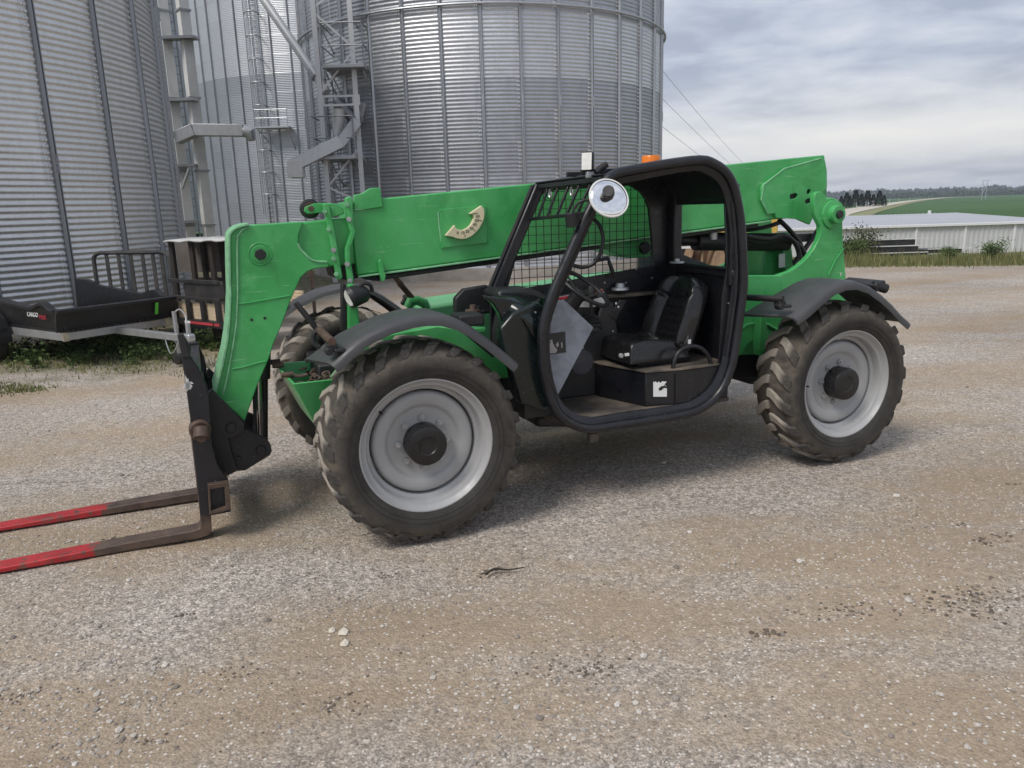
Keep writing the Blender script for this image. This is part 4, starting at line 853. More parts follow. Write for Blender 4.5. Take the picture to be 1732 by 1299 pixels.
    gm = mrange(nt, edge, 26.1, 27.0); gm = math_(nt, 'MULTIPLY', gm, mrange(nt, s2.outputs[0], 5.5, 7.0))
    far = mrange(nt, s2.outputs[1], 60, 75)
    gcol = mix(nt, mrange(nt, noise(nt, v, 1.3, 6), .35, .65), (.13, .135, .05), (.20, .17, .09))
    fcol = mix(nt, mrange(nt, noise(nt, v, .02, 5), .35, .65), (.055, .115, .042), (.075, .140, .055))
    gcol = mix(nt, far, gcol, fcol); gm = math_(nt, 'MAXIMUM', gm, far)
    # thin grass round the trailers
    gx = math_(nt, 'MULTIPLY', mrange(nt, s2.outputs[0], -3.9, -4.9), mrange(nt, math_(nt, 'ADD', s2.outputs[1], mrange(nt, noise(nt, v, 1.7, 5), .2, .8, -.9, .9)), 9.0, 10.2)); gx = math_(nt, 'MULTIPLY', gx, mrange(nt, noise(nt, v, 4, 6, .7), .3, .6, .3, 1))
    c = mix(nt, gx, c, (.105, .105, .045)); c = mix(nt, gm, c, gcol)
    nt.links.new(c, b.inputs['Base Color']); b.inputs['Roughness'].default_value = .95; b.inputs['Specular IOR Level'].default_value = .15
    vh = node(nt, 'ShaderNodeTexVoronoi'); vh.inputs['Scale'].default_value = 75; nt.links.new(v, vh.inputs['Vector'])
    h = math_(nt, 'ADD', math_(nt, 'MULTIPLY', vh.outputs['Distance'], -.6), math_(nt, 'MULTIPLY', noise(nt, v, 38, 7, .7), 1.0)); bump(nt, b, h, .55, .02)
    return M_
ground = m.build('ground', ground_mat(), smooth=180); tag(ground, kind='structure')

# loose stones, mud crumbs
rng = random.Random(11)
def stone_mat(name, a, b_):
    M_, nt, b = newmat(name); g = node(nt, 'ShaderNodeNewGeometry'); v = objvec(nt)
    c = mix(nt, g.outputs['Random Per Island'], a, b_); c = mix(nt, mrange(nt, noise(nt, v, 60, 4), .3, .7), mix(nt, 1., c, (.7, .7, .7), 'MULTIPLY'), c)
    nt.links.new(c, b.inputs['Base Color']); b.inputs['Roughness'].default_value = .9; return M_
m = MB()
for k in range(42000):
    y = 1.9 * (8.0 / 1.9) ** (rng.random() ** 1.05); x = rng.uniform(-1, 1) * (.72 * y + .4)
    dens = mnoise.noise(Vector((x * .8 - y * .3, y * 1.7, 2))) + .35 * mnoise.noise(Vector((x * 3, y * 3, 7)))
    if rng.random() > .42 + 1.3 * dens: continue
    r_ = min(.026, .0036 * math.exp(rng.gauss(0, .55)))
    m.rock((x, y, gz(x, y) + r_ * .22), r_, .65, rng)
tag(m.build('gravel_stones', stone_mat('stone_tones', (.22, .19, .165), (.68, .63, .57)), smooth=0), 'loose pale gravel stones scattered over the yard', 'gravel', kind='stuff')
m = MB()
def clods(px, py, n, spread, r0):
    n = int(n * 7)
    c = W(px, py)
    for k in range(n):
        x = c.x + rng.gauss(0, spread * 1.5); y = c.y + rng.gauss(0, spread * .7); r_ = r0 * (.10 + .62 * rng.random() ** 4)
        m.rock((x, y, gz(x, y) + r_ * .15), r_, .5, rng)
for a in ((1625, 1015, 34, .10, .020), (1690, 997, 26, .10, .018), (1465, 1030, 18, .05, .016), (1395, 1032, 14, .06, .014), (1305, 1070, 9, .03, .022), (1275, 1075, 4, .03, .014), (1665, 912, 5, .03, .024), (1690, 900, 4, .03, .02), (1625, 882, 3, .02, .022), (1710, 815, 3, .02, .022),
          (985, 1130, 26, .06, .016), (822, 966, 14, .05, .013), (655, 972, 6, .03, .015), (530, 975, 8, .06, .012), (260, 1250, 5, .03, .015), (405, 1130, 10, .04, .014), (580, 1185, 14, .05, .014), (320, 1035, 3, .02, .018), (190, 912, 10, .05, .022), (1030, 1000, 8, .15, .010), (880, 1110, 14, .15, .010), (1500, 880, 8, .2, .011), (640, 1050, 20, .25, .009), (1250, 930, 14, .4, .010), (1100, 1220, 14, .4, .008), (560, 1150, 25, .25, .011), (20, 1175, 9, .05, .016), (1350, 980, 12, .2, .012)):
    clods(*a)
tag(m.build('mud_crumbs', stone_mat('mud_tones', (.085, .067, .053), (.19, .15, .115)), smooth=0), 'dark dried mud crumbs dropped on the gravel', 'mud', kind='stuff')
q = W(850, 968); tag(MB().tube(spline([q + Vector((-.09, -.035, .008)), q + Vector((-.045, .012, .014)), q + Vector((.03, .006, .011)), q + Vector((.12, .032, .010))], 4), [.007, .009, .006, .008, .007, .009, .005, .006, .005, .004, .004, .003, .002], 6).build('twig', paint('twig_bark', (.035, .028, .022), .9)), 'dark twig lying on the gravel in front of the front wheel', 'twig')
for (x, y, r_, lb) in ((581, 1068, .030, 'largest pale stone on the dirt below the front wheel'), (583, 1087, .026, 'flat pale stone just below the largest pale stone'), (562, 1064, .020, 'small buff stone left of the largest pale stone')):
    c = W(x, y); tag(MB().rock((c.x, c.y, gz(c.x, c.y) + r_ * .25), r_, .6, rng).build('stone', paint('pale_limestone', (.55, .50, .42), .9, var=.12, vs_=40), smooth=0), lb, 'stone', 'pale stones on the dirt')

# ---- grain bins
def galv(name, c, rough, metal, dark=.7, streak=.25):
    M_, nt, b = newmat(name); v = objvec(nt)
    oi = node(nt, 'ShaderNodeObjectInfo')
    cc = mix(nt, oi.outputs['Random'], tuple(x * dark for x in c), c)
    n_ = noise(nt, objvec(nt, (3, 3, .25)), 2.0, 6, .6); cc = mix(nt, math_(nt, 'MULTIPLY', mrange(nt, n_, .4, .7), streak), cc, tuple(x * .6 for x in c))
    vo = node(nt, 'ShaderNodeTexVoronoi'); vo.inputs['Scale'].default_value = 26; nt.links.new(v, vo.inputs['Vector']); s_ = node(nt, 'ShaderNodeSeparateXYZ'); nt.links.new(vo.outputs['Color'], s_.inputs[0])
    cc = mix(nt, .25, cc, mix(nt, 1., cc, mix(nt, s_.outputs[0], (.75,) * 3, (1.2,) * 3), 'MULTIPLY'))
    nt.links.new(cc, b.inputs['Base Color']); b.inputs['Metallic'].default_value = metal
    nt.links.new(mrange(nt, s_.outputs[0], 0, 1, rough - .05, rough + .07), b.inputs['Roughness']); return M_
GALV = galv('galvanised_sheet', (.42, .435, .465), .44, .80, .82, .35)
GALVB = galv('galvanised_sheet_bright', (.60, .615, .64), .40, .80, .85)
GALVM = galv('galvanised_sheet_far', (.40, .42, .45), .42, .85, .85)
GALVL = galv('galvanised_sheet_near', (.66, .665, .665), .36, .62, .9)
STIF = galv('galvanised_stiffener', (.46, .475, .50), .40, .75, .85)
STIFL = galv('galvanised_stiffener_dark', (.29, .30, .32), .42, .7, .8)
BOLT = paint('bright_zinc_bolts', (.66, .67, .68), .4, metal=.2)
GALVF = galv('weathered_zinc', (.44, .45, .47), .5, .6, .85)
CONC = paint('concrete', (.38, .345, .305), .9, var=.25, vs_=1.3, dust=.5, dustc=(.16, .14, .12), bmp=.2, bs_=30)
def grain_bin(C, Rb, dphi, phi0, p0, p1, ring_h, nc, z0, ztop, label, sheetmat, stifmat, ns=6, bright=(), wind=(), found=True, amp=.0065, group='galvanised grain bins'):
    bn = empty('grain_bin', (C[0], C[1], 0)); tag(bn, label, 'grain bin', group)
    def pt(phi, r, z): return (r * math.sin(phi), -r * math.cos(phi), z)
    # one sheet spans two bays; local angle 0 = phi 0
    span = R(2 * dphi); m = MB(); rows = []
    nseg = 8; nz = nc * ns; over = R(.25)
    for i in range(nseg + 1):
        a = -span / 2 - over + (span + 2 * over) * i / nseg
        rows.append([pt(a, Rb + amp * math.cos(2 * math.pi * nc * j / nz) + (.003 if i in (0,) else 0), ring_h * j / nz * 1.004) for j in range(nz + 1)])
    m.sheet(rows); nface = len(m.f)
    for kx in (-span / 2 + R(.2), -span / 2 + R(.7)):
        for j in range(nc): 
            c = Vector(pt(kx, Rb + amp + .004, ring_h * (j + .999) / nc)); m.box(c, (.030, .014, .030), Matrix.Rotation(kx, 3, 'Z'))
    me = m.mesh('wall_sheet', 60); me.materials.append(sheetmat); me.materials.append(BOLT)
    for pg in me.polygons: pg.material_index = 1 if pg.index >= nface else 0
    meb = me.copy(); meb.materials[0] = GALVB
    nr = int(round((ztop - z0) / ring_h))
    for r_ in range(nr):
        k = 0; ph = phi0 + (dphi * .86 if r_ % 2 else -dphi * .14)
        first = ph - math.ceil((ph - p0) / (2 * dphi)) * 2 * dphi
        a = first
        while a < p1:
            o = link('wall_sheet', meb if r_ in bright else me, bn); o.location = (0, 0, z0 + r_ * ring_h); o.rotation_euler = (0, 0, R(a + dphi)); a += 2 * dphi
    zt = z0 + nr * ring_h
    # back of the bin, away from the view
    m = MB(); m.lathe([(Rb - .02, z0), (Rb - .02, zt)], n=40, axis='z'); m.lathe([(Rb + .08, zt - .05), (Rb * .1, zt + Rb * .55), (.0, zt + Rb * .55)], n=40, axis='z'); m.build('inner_shell_and_roof', GALVF, bn, smooth=40)
    # stiffeners
    prof = [(-.055, .0), (-.050, .030), (-.026, .062), (-.010, .062), (-.006, .040), (.006, .040), (.010, .062), (.026, .062), (.050, .030), (.055, .0)]
    m = MB(); m.sheet([[(Rb * 0 + u, -(Rb + d + .004), z) for u, d in prof] for z in (z0 - .02, zt)])
    zz = z0 + ring_h * 2.3
    while zz < zt:                     # splice plates
        m.box((0, -(Rb + .072), zz), (.05, .012, .28)); 
        for q in (-.1, -.03, .04, .11): m.box((.0, -(Rb + .082), zz + q), (.02, .014, .02))
        zz += ring_h * 3
    ms_ = m.mesh('stiffener', 30); ms_.materials.append(stifmat)
    a = phi0 - math.ceil((phi0 - p0) / dphi) * dphi
    while a <= p1 + .01:
        o = link('stiffener', ms_, bn); o.rotation_euler = (0, 0, R(a)); a += dphi
    for zw in wind: MB().tube([pt(R(i * 5), Rb + .11, zw) for i in range(72)], .035, 8, closed=True).build('wind_ring', STIF, bn)
    if found: MB().lathe([(Rb - .3, z0 + .002), (Rb + .13, z0 + .002), (Rb + .15, z0 - .03), (Rb + .15, -.05)], n=90, axis='z').build('foundation', CONC, bn, smooth=40)
    return bn
BIGC = (26.76 * math.sin(R(-1.36)), 26.76 * math.cos(R(-1.36)))
big = grain_bin(BIGC, 5.76, 10.25, 1.05, -95, 100, .8128, 8, .32, 12.5, 'broad galvanised grain bin behind the green boom, right of the lattice tower', GALV, STIF, 6, bright=(0, 6, 7), wind=(6.95, 9.8))
lef = grain_bin((-12.38, 15.44), 5.5, 12.6, 64.7, -25, 150, 1.1176, 11, .25, 12.5, 'near galvanised grain bin at the left edge, behind the black tub trailer', GALVL, STIFL, 8, amp=.0085)
# far tall bin
at_ = R(-21.2); tv = Vector((math.sin(at_), math.cos(at_))); nv_ = Vector((math.cos(at_), -math.sin(at_))); MC = tv * 61.5 + nv_ * 10
mid = grain_bin((MC.x, MC.y), 10.0, 6.9, -15.0, -90, 40, 1.1176, 11, .5, 27, 'tallest grain bin, far behind, with a caged ladder up its wall', GALVM, STIFL, 4, bright=(9, 10, 11, 12, 13, 14), found=False, amp=.008)
grain_bin((-37.5, 83), 9.0, 6.9, -15.0, -60, 80, 1.1176, 11, .5, 26, 'grain bin glimpsed between the two elevator legs', GALVM, STIFL, 3, found=False)
# ladder with cage and landing on the far bin
def on_mid(px, py, off=.25):
    d = ray(px, py); dx_, dy_ = d.x, d.y; h = Vector((dx_, dy_)); L = h.length; h /= L
    b = h.dot(MC); t = b - math.sqrt(max(0, b * b - (MC.dot(MC) - (10.0 + off) ** 2))); return CAMP + d * (t / L)
def mpart(mb, name, mat, par, **k):
    o = mb.build(name, mat, par, **k); o.matrix_parent_inverse = Matrix.Translation(-par.location); return o
lt, lb_ = on_mid(430, 0), on_mid(461, 385)
side = Vector((.97, .23, 0))
m = MB()
for s_ in (-.25, .25): m.tube([Vector((lb_.x, lb_.y, .5)) + side * s_, Vector((lb_.x, lb_.y, 24)) + side * s_], .05, 6)
z = 1.0
while z < 20: m.bar(Vector((lb_.x, lb_.y, z)) - side * .25, Vector((lb_.x, lb_.y, z)) + side * .25, .04, .04); z += .3
mpart(m, 'ladder', STIF, mid)
z = 3.2
while z < 20:
    c = Vector((lb_.x, lb_.y, z)); mpart(MB().tube([c + side * (.42 * math.cos(R(a))) + Vector((.2, -.9, 0)).normalized() * (.75 * math.sin(R(a))) for a in range(0, 181, 20)], .045, 6), 'cage_hoop', GALVF, mid); z += 1.35
m = MB()
for a in (30, 90, 150):
    e_ = side * (.42 * math.cos(R(a))) + Vector((.2, -.9, 0)).normalized() * (.75 * math.sin(R(a))); m.tube([Vector((lb_.x, lb_.y, 3.2)) + e_, Vector((lb_.x, lb_.y, 20)) + e_], .022, 5)
mpart(m, 'cage_bars', STIF, mid)
pc = on_mid(463, 216, .6); m = MB(); m.box(pc, (2.1, .9, .10)); mpart(m, 'landing', GALVF, mid)
m = MB()
for s_ in (-1, 0, 1): m.tube([pc + Vector((s_, -.4, 0)), pc + Vector((s_, -.4, 1.05))], .025, 5)
for zz in (.55, 1.05): m.tube([pc + Vector((-1, -.4, zz)), pc + Vector((1, -.4, zz))], .025, 5)
m.tube([pc + Vector((1.0, -.4, -.05)), pc + Vector((1.1, .5, -1.3))], .04, 5); m.tube([pc + Vector((-.9, -.4, -.05)), pc + Vector((-.5, .5, -.9))], .04, 5)
mpart(m, 'landing_rail', STIF, mid)
m = MB(); cb = on_mid(424, 150, .2); m.tube([(cb.x, cb.y, 2), (cb.x, cb.y, 20)], .05, 6); mpart(m, 'conduit', GALVF, mid)

# ---- bucket elevator: two casings with a ladder between
EW = paint('elevator_white_zinc', (.74, .74, .72), .45, metal=.15, var=.08, vs_=2, dust=.2, dustc=(.4, .4, .4))
ED = 30.0
ev = empty('bucket_elevator', WD(300, 385, ED).xy.to_3d()); tag(ev, 'twin-leg bucket elevator standing between the left bin and the tall far bin', 'elevator')
def leg_x(px, py): return WD(px, py, ED)
for x0, x1 in ((280, 303), (315.5, 337)):
    a = WD(x0, 161, ED); b = WD(x1, 161, ED); c = (a + b) / 2; wd_ = (b - a).length
    mpart(MB().box((c.x, ED, 9), (wd_ * .75, .36, 18), Matrix.Rotation(R(-48), 3, 'Z')), 'leg_casing', EW, ev, bevel=.01)
    for zz in (1.6, 3.6, 6.2, 9.2, 12.2): mpart(MB().box((c.x, ED, zz), (wd_ * .9, .44, .07), Matrix.Rotation(R(-48), 3, 'Z')), 'casing_flange', GALVF, ev)
for py in (68, 172, 282, 376):
    a = WD(280, py, ED); b = WD(338, py, ED); zz = a.z
    mpart(MB().box(((a.x + b.x) / 2, ED - .25, zz), ((b.x - a.x), .5, .09)), 'leg_bracket', STIFL, ev)
a = WD(309, 215, ED + .3); m = MB()
for s_ in (-.16, .16): m.tube([(a.x + s_, a.y, .2), (a.x + s_, a.y, 18)], .03, 6)
z = .5
while z < 16: m.bar((a.x - .16, a.y, z), (a.x + .16, a.y, z), .03, .03); z += .3
mpart(m, 'ladder', STIF, ev)
a = WD(303, 340, ED - .9); m = MB()
for s_ in (-.2, .16): m.tube([(a.x + s_ - .2, a.y, .2), (a.x + s_ - .2, a.y, 5.6)], .03, 6)
z = .4
while z < 5.5: m.bar((a.x - .4, a.y, z), (a.x - .04, a.y, z), .03, .03); z += .3
mpart(m, 'side_ladder', GALVF, ev)
p0_, p1_ = WD(298, 228, ED - .5), WD(414, 221, ED - .5)
mpart(MB().bar(p0_ - Vector((0, 0, .12)), WD(330, 220, ED - .5), .5, .42), 'spout_hopper', GALVF, ev, bevel=.02)
mpart(MB().bar(WD(330, 220, ED - .5), p1_, .45, .42), 'spout', GALVF, ev, bevel=.02)
mpart(MB().tube([p1_ + Vector((-.05, 0, 0)), p1_ + Vector((.2, 0, -.10)), p1_ + Vector((.25, 0, -.35))], [.24, .22, .14], 12), 'spout_elbow', GALVF, ev)
mpart(MB().bar(WD(320, 285, ED - .5), WD(308, 318, ED - .3), .08, .08), 'brace', GALVF, ev)

# ---- lattice support tower with platforms and spouts
TD = 21.6
TW = galv('tower_zinc', (.62, .63, .64), .5, .35, .92)
tb = WD(575, 330, TD); tw = empty('support_tower', (tb.x, tb.y, 0)); tag(tw, 'lattice steel tower with platforms and grain spouts beside the broad bin', 'tower')
aL, aR = R(-12.72), R(-10.30)
def tpost(a, D): return Vector((D * math.tan(a), D, 0))
pf = [tpost(aL, TD), tpost(aR, TD)]; pb = [pf[0] + Vector((.25, 1.1, 0)), pf[1] + Vector((.25, 1.1, 0))]
for p in pf + pb:
    m = MB(); m.box((p.x, p.y - .05, 6), (.13, .012, 12)); m.box((p.x + (.06 if p in (pf[0], pb[0]) else -.06), p.y, 6), (.012, .10, 12)); mpart(m, 'tower_post', TW, tw, bevel=.003)
def tz(py, px=570): return WD(px, py, TD).z
def brace(a, b, w=.055, D=0): mpart(MB().bar(a, b, .02, w, (0, 0, 1)), 'tower_brace', TW, tw)
def fr(i, z, back=False): q = (pb if back else pf)[i]; return Vector((q.x, q.y - .02, z))
for (i, ya, j, yb) in ((0, 20, 1, 80), (1, 88, 0, 158), (1, 250, 0, 316), (1, 206, 0, 276), (0, 316, 1, 345), (0, 12, 1, -30)):
    brace(fr(i, tz(ya)), fr(j, tz(yb)))
for (i, ya, j, yb) in ((0, 256, 1, 314),):
    brace(fr(i, tz(ya), True), fr(j, tz(yb), True))
for k in (0, 1):
    for ya, yb in ((20, 80), (90, 158), (180, 250), (256, 316)): brace(fr(k, tz(ya)), fr(k, tz(yb), True))
for py in (163, 178): mpart(MB().bar(fr(0, tz(py)), fr(1, tz(py)), .06, .055), 'tower_girt', TW, tw)
for k in (0, 1): mpart(MB().box(fr(k, tz(170)) + Vector((0, -.012, 0)), (.20, .012, .26)), 'gusset', TW, tw)
def platform(py, x0, x1, dpt):
    z_ = tz(py); a = WD(x0, py, TD); b = WD(x1, py, TD); mpart(MB().box(((a.x + b.x) / 2, TD + .35, z_), (b.x - a.x, dpt, .09)), 'platform', GALVF, tw, bevel=.01)
    m = MB()
    for x in (a.x, (a.x + b.x) / 2, b.x):
        for y in (TD + .35 - dpt / 2 + .03, TD + .35 + dpt / 2 - .03): m.tube([(x, y, z_), (x, y, z_ + 1.05)], .018, 5)
    for h in (.5, 1.05):
        for y in (TD + .35 - dpt / 2 + .03, TD + .35 + dpt / 2 - .03): m.tube([(a.x, y, z_ + h), (b.x, y, z_ + h)], .018, 5)
        for x in (a.x, b.x): m.tube([(x, TD + .35 - dpt / 2, z_ + h), (x, TD + .35 + dpt / 2, z_ + h)], .018, 5)
    mpart(m, 'platform_rail', STIFL, tw)
    for x in (a.x + .1, b.x - .1): brace(Vector((x, TD, z_ - .05)), Vector((x + .25, TD + .9, z_ - .9)))
platform(116, 551, 620, 1.5); platform(268, 538, 606, 1.5)
mpart(MB().cyl(WD(395, -75, TD + 2.0), WD(553, 156, TD + .3), .115, 18), 'grain_pipe', TW, tw)
mpart(MB().cyl(WD(528, 120, TD + .55), WD(536, 131, TD + .45), .145, 18), 'pipe_collar', GALVF, tw)
mpart(MB().cyl(WD(570, 172, TD + .45), WD(603, 205, TD + .45), .16, 16), 'transfer_pipe', STIFL, tw)
mpart(MB().tube([WD(572, 185, TD + .3), WD(573, 205, TD + .3), WD(568, 235, TD + .3)], [.19, .16, .13], 16), 'spout_cone', EW, tw)
mpart(MB().prism([(a.x, a.z) for a in (WD(598, 172, TD + .5), WD(622, 176, TD + .5), WD(614, 210, TD + .5), WD(600, 196, TD + .5))], TD + .3, TD + .8), 'hopper', GALVF, tw, bevel=.01)
mpart(MB().bar(WD(603, 205, TD - .1), WD(572, 246, TD - .3), .34, .26), 'chute', GALVF, tw, bevel=.01)
mpart(MB().bar(WD(576, 240, TD - .3), WD(494, 281, TD - .5), .36, .32), 'chute', TW, tw, bevel=.01)
e_ = WD(501, 286, TD - .5); mpart(MB().box(e_, (.38, .40, .44)), 'chute_end', EW, tw, bevel=.01)
m = MB()
for px in (556, 566, 577):
    a = WD(px, 330, TD + .9); m.tube([(a.x, a.y, .1), (a.x, a.y, 5.6)], .022, 5)
for k in range(18):
    a = WD(556, 330, TD + .9); b = WD(577, 330, TD + .9); m.bar((a.x, a.y, .4 + .3 * k), (b.x, b.y, .4 + .3 * k), .025, .025)
mpart(m, 'tower_ladder', STIFL, tw)
# ---- black tub trailer
ALU = paint('aluminium_rail', (.40, .41, .42), .4, metal=.6, var=.12, vs_=6, dust=.3, dustc=(.3, .27, .22))
WOOD = paint('pale_timber_end', (.42, .36, .27), .8, var=.2, vs_=9)
TUB = paint('black_tub_plastic', (.012, .012, .014), .42, var=.15, bmp=.08, bs_=120)
BLKT = paint('black_trailer_steel', (.016, .016, .018), .45, var=.2, dust=.12)
GTAG = paint('lime_tag', (.12, .62, .06), .5)
A_ = Vector((-5.81, 9.84, 0)); B_ = Vector((-4.97, 11.08, 0)); U = (B_ - A_).normalized(); HH = Vector((U.y, -U.x, 0)); MID = (A_ + B_) / 2; TWD = (B_ - A_).length
tt_ = empty('tub_trailer', MID, math.atan2(HH.y, HH.x)); tag(tt_, 'black plastic tub trailer with aluminium tongue and lime tag, left of the forks', 'trailer')
# local: x forward along the tongue, y to its left (away from the view), z up
L_, Wd = 2.5, TWD
hw = Wd / 2
MB().box((-.04, 0, .43), (.075, Wd, .10)).build('front_rail', ALU, tt_, bevel=.004)
for s_ in (-1, 1):
    MB().box((-L_ / 2 - .02, s_ * (hw - .04), .43), (L_ - .1, .075, .11)).build('side_rail', ALU, tt_, bevel=.004)
    MB().box((.0, s_ * (hw - .03), .43), (.02, .08, .115)).build('rail_end', WOOD, tt_, bevel=.003)
for x in (-.6, -1.2, -1.8): MB().box((x, 0, .45), (.06, Wd - .2, .06)).build('cross_member', ALU, tt_)
MB().box((.60, 0, .41), (1.9, .09, .085)).build('tongue', ALU, tt_, bevel=.005)
MB().box((1.58, 0, .42), (.18, .10, .10)).build('coupler', NUT, tt_, bevel=.02)
MB().cyl((1.60, 0, .44), (1.60, 0, .60), .03, 12).build('coupler_pin', NUT, tt_)
jk = MB().cyl((1.18, .10, .16), (1.18, .10, .72), .028, 14).build('jack', ALU, tt_)
MB().tube(spline([(1.18, .10, .70), (1.22, .16, .74), (1.30, .18, .66), (1.36, .14, .56)], 4), .010, 8).build('jack_handle', NUT, jk)
MB().cyl((1.16, .06, .10), (1.16, .14, .10), .085, 18).build('jack_wheel', BLKT, jk, bevel=.01)
for s_ in (-.05, .05): MB().tube(spline([(1.45, s_, .38), (1.40, s_ * 2, .25), (1.30, s_ * 2, .22), (1.15, s_, .36)], 5), .007, 6).build('safety_chain', NUT, tt_)
# tub shell with a waving rim
def rim_h(t):           # along the side, 0 front .. 1 back
    if t < .05: return .80
    if t < .14: return .80 + .085 * math.sin((t - .05) / .09 * math.pi / 2)
    if t < .26: return .885 - .075 * (t - .14) / .12
    if t < .72: return .81 + .09 * (t - .26) / .46
    return .90 + .085 * smooth(.72, .90, t)
NS = 40; z_b = .50
def tubside(s_):
    m = MB(); ring = []
    for i in range(NS + 1):
        t = i / NS; x = .02 - t * L_; h = rim_h(t); y = s_ * (hw + .06); yi = s_ * (hw - .02)
        ring.append([(x, s_ * (hw - .02), z_b), (x, y - s_ * .02, h - .045), (x, y + s_ * .025, h - .045), (x, y + s_ * .03, h - .01), (x, y + s_ * .015, h), (x, yi + s_ * .01, h), (x, yi - s_ * .02, z_b + .03)])
    return m.loft(ring).build('tub_side', TUB, tt_, smooth=50)
tubside(1); tubside(-1)
m = MB(); ring = []
for y in (-hw - .08, -hw - .03, -hw + .3, hw - .3, hw + .03, hw + .08):
    ring.append([(.0, y, z_b), (.07, y, .755), (.115, y, .755), (.118, y, .79), (.105, y, .80), (.03, y, .80), (-.02, y, z_b + .03)])
tf = m.loft(ring).build('tub_front', TUB, tt_, smooth=50)
MB().box((-L_ / 2, 0, .50), (L_, Wd, .03)).build('tub_floor', TUB, tt_)
for k in range(8): MB().box((-L_ / 2, -hw + .2 + k * .16, .522), (L_ - .2, .05, .016)).build('floor_rib', TUB, tt_, bevel=.004)
m = MB()
for k in range(24): m.box((.045, -hw + .05 + k * (Wd - .1) / 23, .505), (.03, .03, .02))
tag(m.build('tub_foot_ribs', TUB, tt_), kind='stuff')
MB().box((.0885, hw - .22, .655), (.006, .045, .17), Matrix.Rotation(R(16), 3, 'Y')).build('lime_tag', GTAG, tf)
lr = Matrix(((1, 0, 0), (0, 0, 1), (0, -1, 0))).transposed()
lr = Matrix((Vector((1, 0, 0)), Vector((0, .05, 1)).normalized(), Vector((0, -1, .05)).normalized())).transposed()
text('CARGO', .085, Vector((-.78, -hw - .048, .70)), lr, WHITE, tt_, 'tub_lettering', .004, 'LEFT')
text('MAX', .085, Vector((-.45, -hw - .048, .675)), lr, paint('red_lettering', (.40, .03, .05), .5), tt_, 'tub_lettering', .004, 'LEFT')
for s_ in (-1, 1):
    w_ = empty('trailer_wheel', (-1.75, s_ * (hw + .14), .30), parent=tt_)
    MB().lathe([(.17, -.08), (.22, -.095), (.28, -.09), (.30, -.06), (.30, .06), (.28, .09), (.22, .095), (.17, .08)], n=36).build('tyre', TYRE, w_)
    MB().lathe([(.17, -.08), (.15, -.03), (.05, -.02), (0, -.02)], n=28).lathe([(.17, .08), (.15, .03), (.05, .02), (0, .02)], n=28).build('rim', ALU, w_)
    m = MB(); rg = []
    for a in range(-8, 189, 14):
        c_, s2 = math.cos(R(a)), math.sin(R(a)); rg.append([(-1.75 + .38 * c_, s_ * (hw + .03), .33 + .38 * s2), (-1.75 + .38 * c_, s_ * (hw + .26), .33 + .38 * s2), (-1.75 + .365 * c_, s_ * (hw + .26), .33 + .365 * s2), (-1.75 + .365 * c_, s_ * (hw + .03), .33 + .365 * s2)])
    m.loft(rg).build('trailer_fender', TUB, tt_, smooth=50)

# ---- ramp-gate trailer between the tub trailer and the bin
GATE = paint('dark_grey_gate_steel', (.030, .030, .032), .5, var=.2, dust=.2)
g0, g1 = WD(163, 470, 12.3), WD(291, 470, 11.9); gz1 = WD(225, 427, 12.1).z; gd = (g1 - g0); gd.z = 0; gl = gd.length; gd.normalize()
gt = empty('gate_trailer', (g0.x, g0.y, 0), math.atan2(gd.y, gd.x)); tag(gt, 'low trailer with a tall barred ramp gate, right behind the black tub', 'trailer')
fr_ = spline([(0, 0, .42), (0, 0, gz1 - .18), (.03, 0, gz1 - .05), (.14, 0, gz1), (.3, 0, gz1), (gl - .3, 0, gz1), (gl - .14, 0, gz1), (gl - .03, 0, gz1 - .05), (gl, 0, gz1 - .18), (gl, 0, .42)], 4)
MB().tube(fr_, .032, 8).build('gate_frame', GATE, gt)
for t in (.18, .34, .50, .655, .79, .90): MB().box((gl * t, 0, (gz1 + .42) / 2), (.062, .02, gz1 - .44)).build('gate_bar', GATE, gt, bevel=.003)
MB().box((gl / 2, .0, .42), (gl + .1, .08, .08)).build('gate_sill', GATE, gt)
MB().box((gl / 2, .55, .40), (gl, 1.0, .06)).build('deck', GATE, gt)
for s_ in (.1, gl - .1):
    MB().lathe([(.0, -.08), (.24, -.08), (.28, -.05), (.28, .05), (.24, .08), (0, .08)], (0, 0, 0), 'x', 28).build('wheel', TYRE, gt).location = (s_, .55, .28)

# ---- flatbed utility trailer with a timber deck
DECK = paint('new_timber_deck', (.52, .41, .28), .8, var=.15, vs_=7)
u0 = W(292, 541, .44); u1 = W(392, 552, .44); ud = u1 - u0; ud.z = 0; ud.normalize(); UL = 1.22
ut = empty('utility_trailer', (u0.x, u0.y, 0), math.atan2(ud.y, ud.x)); tag(ut, 'black utility trailer with pale timber deck and red marker strip, behind the boom head', 'trailer')
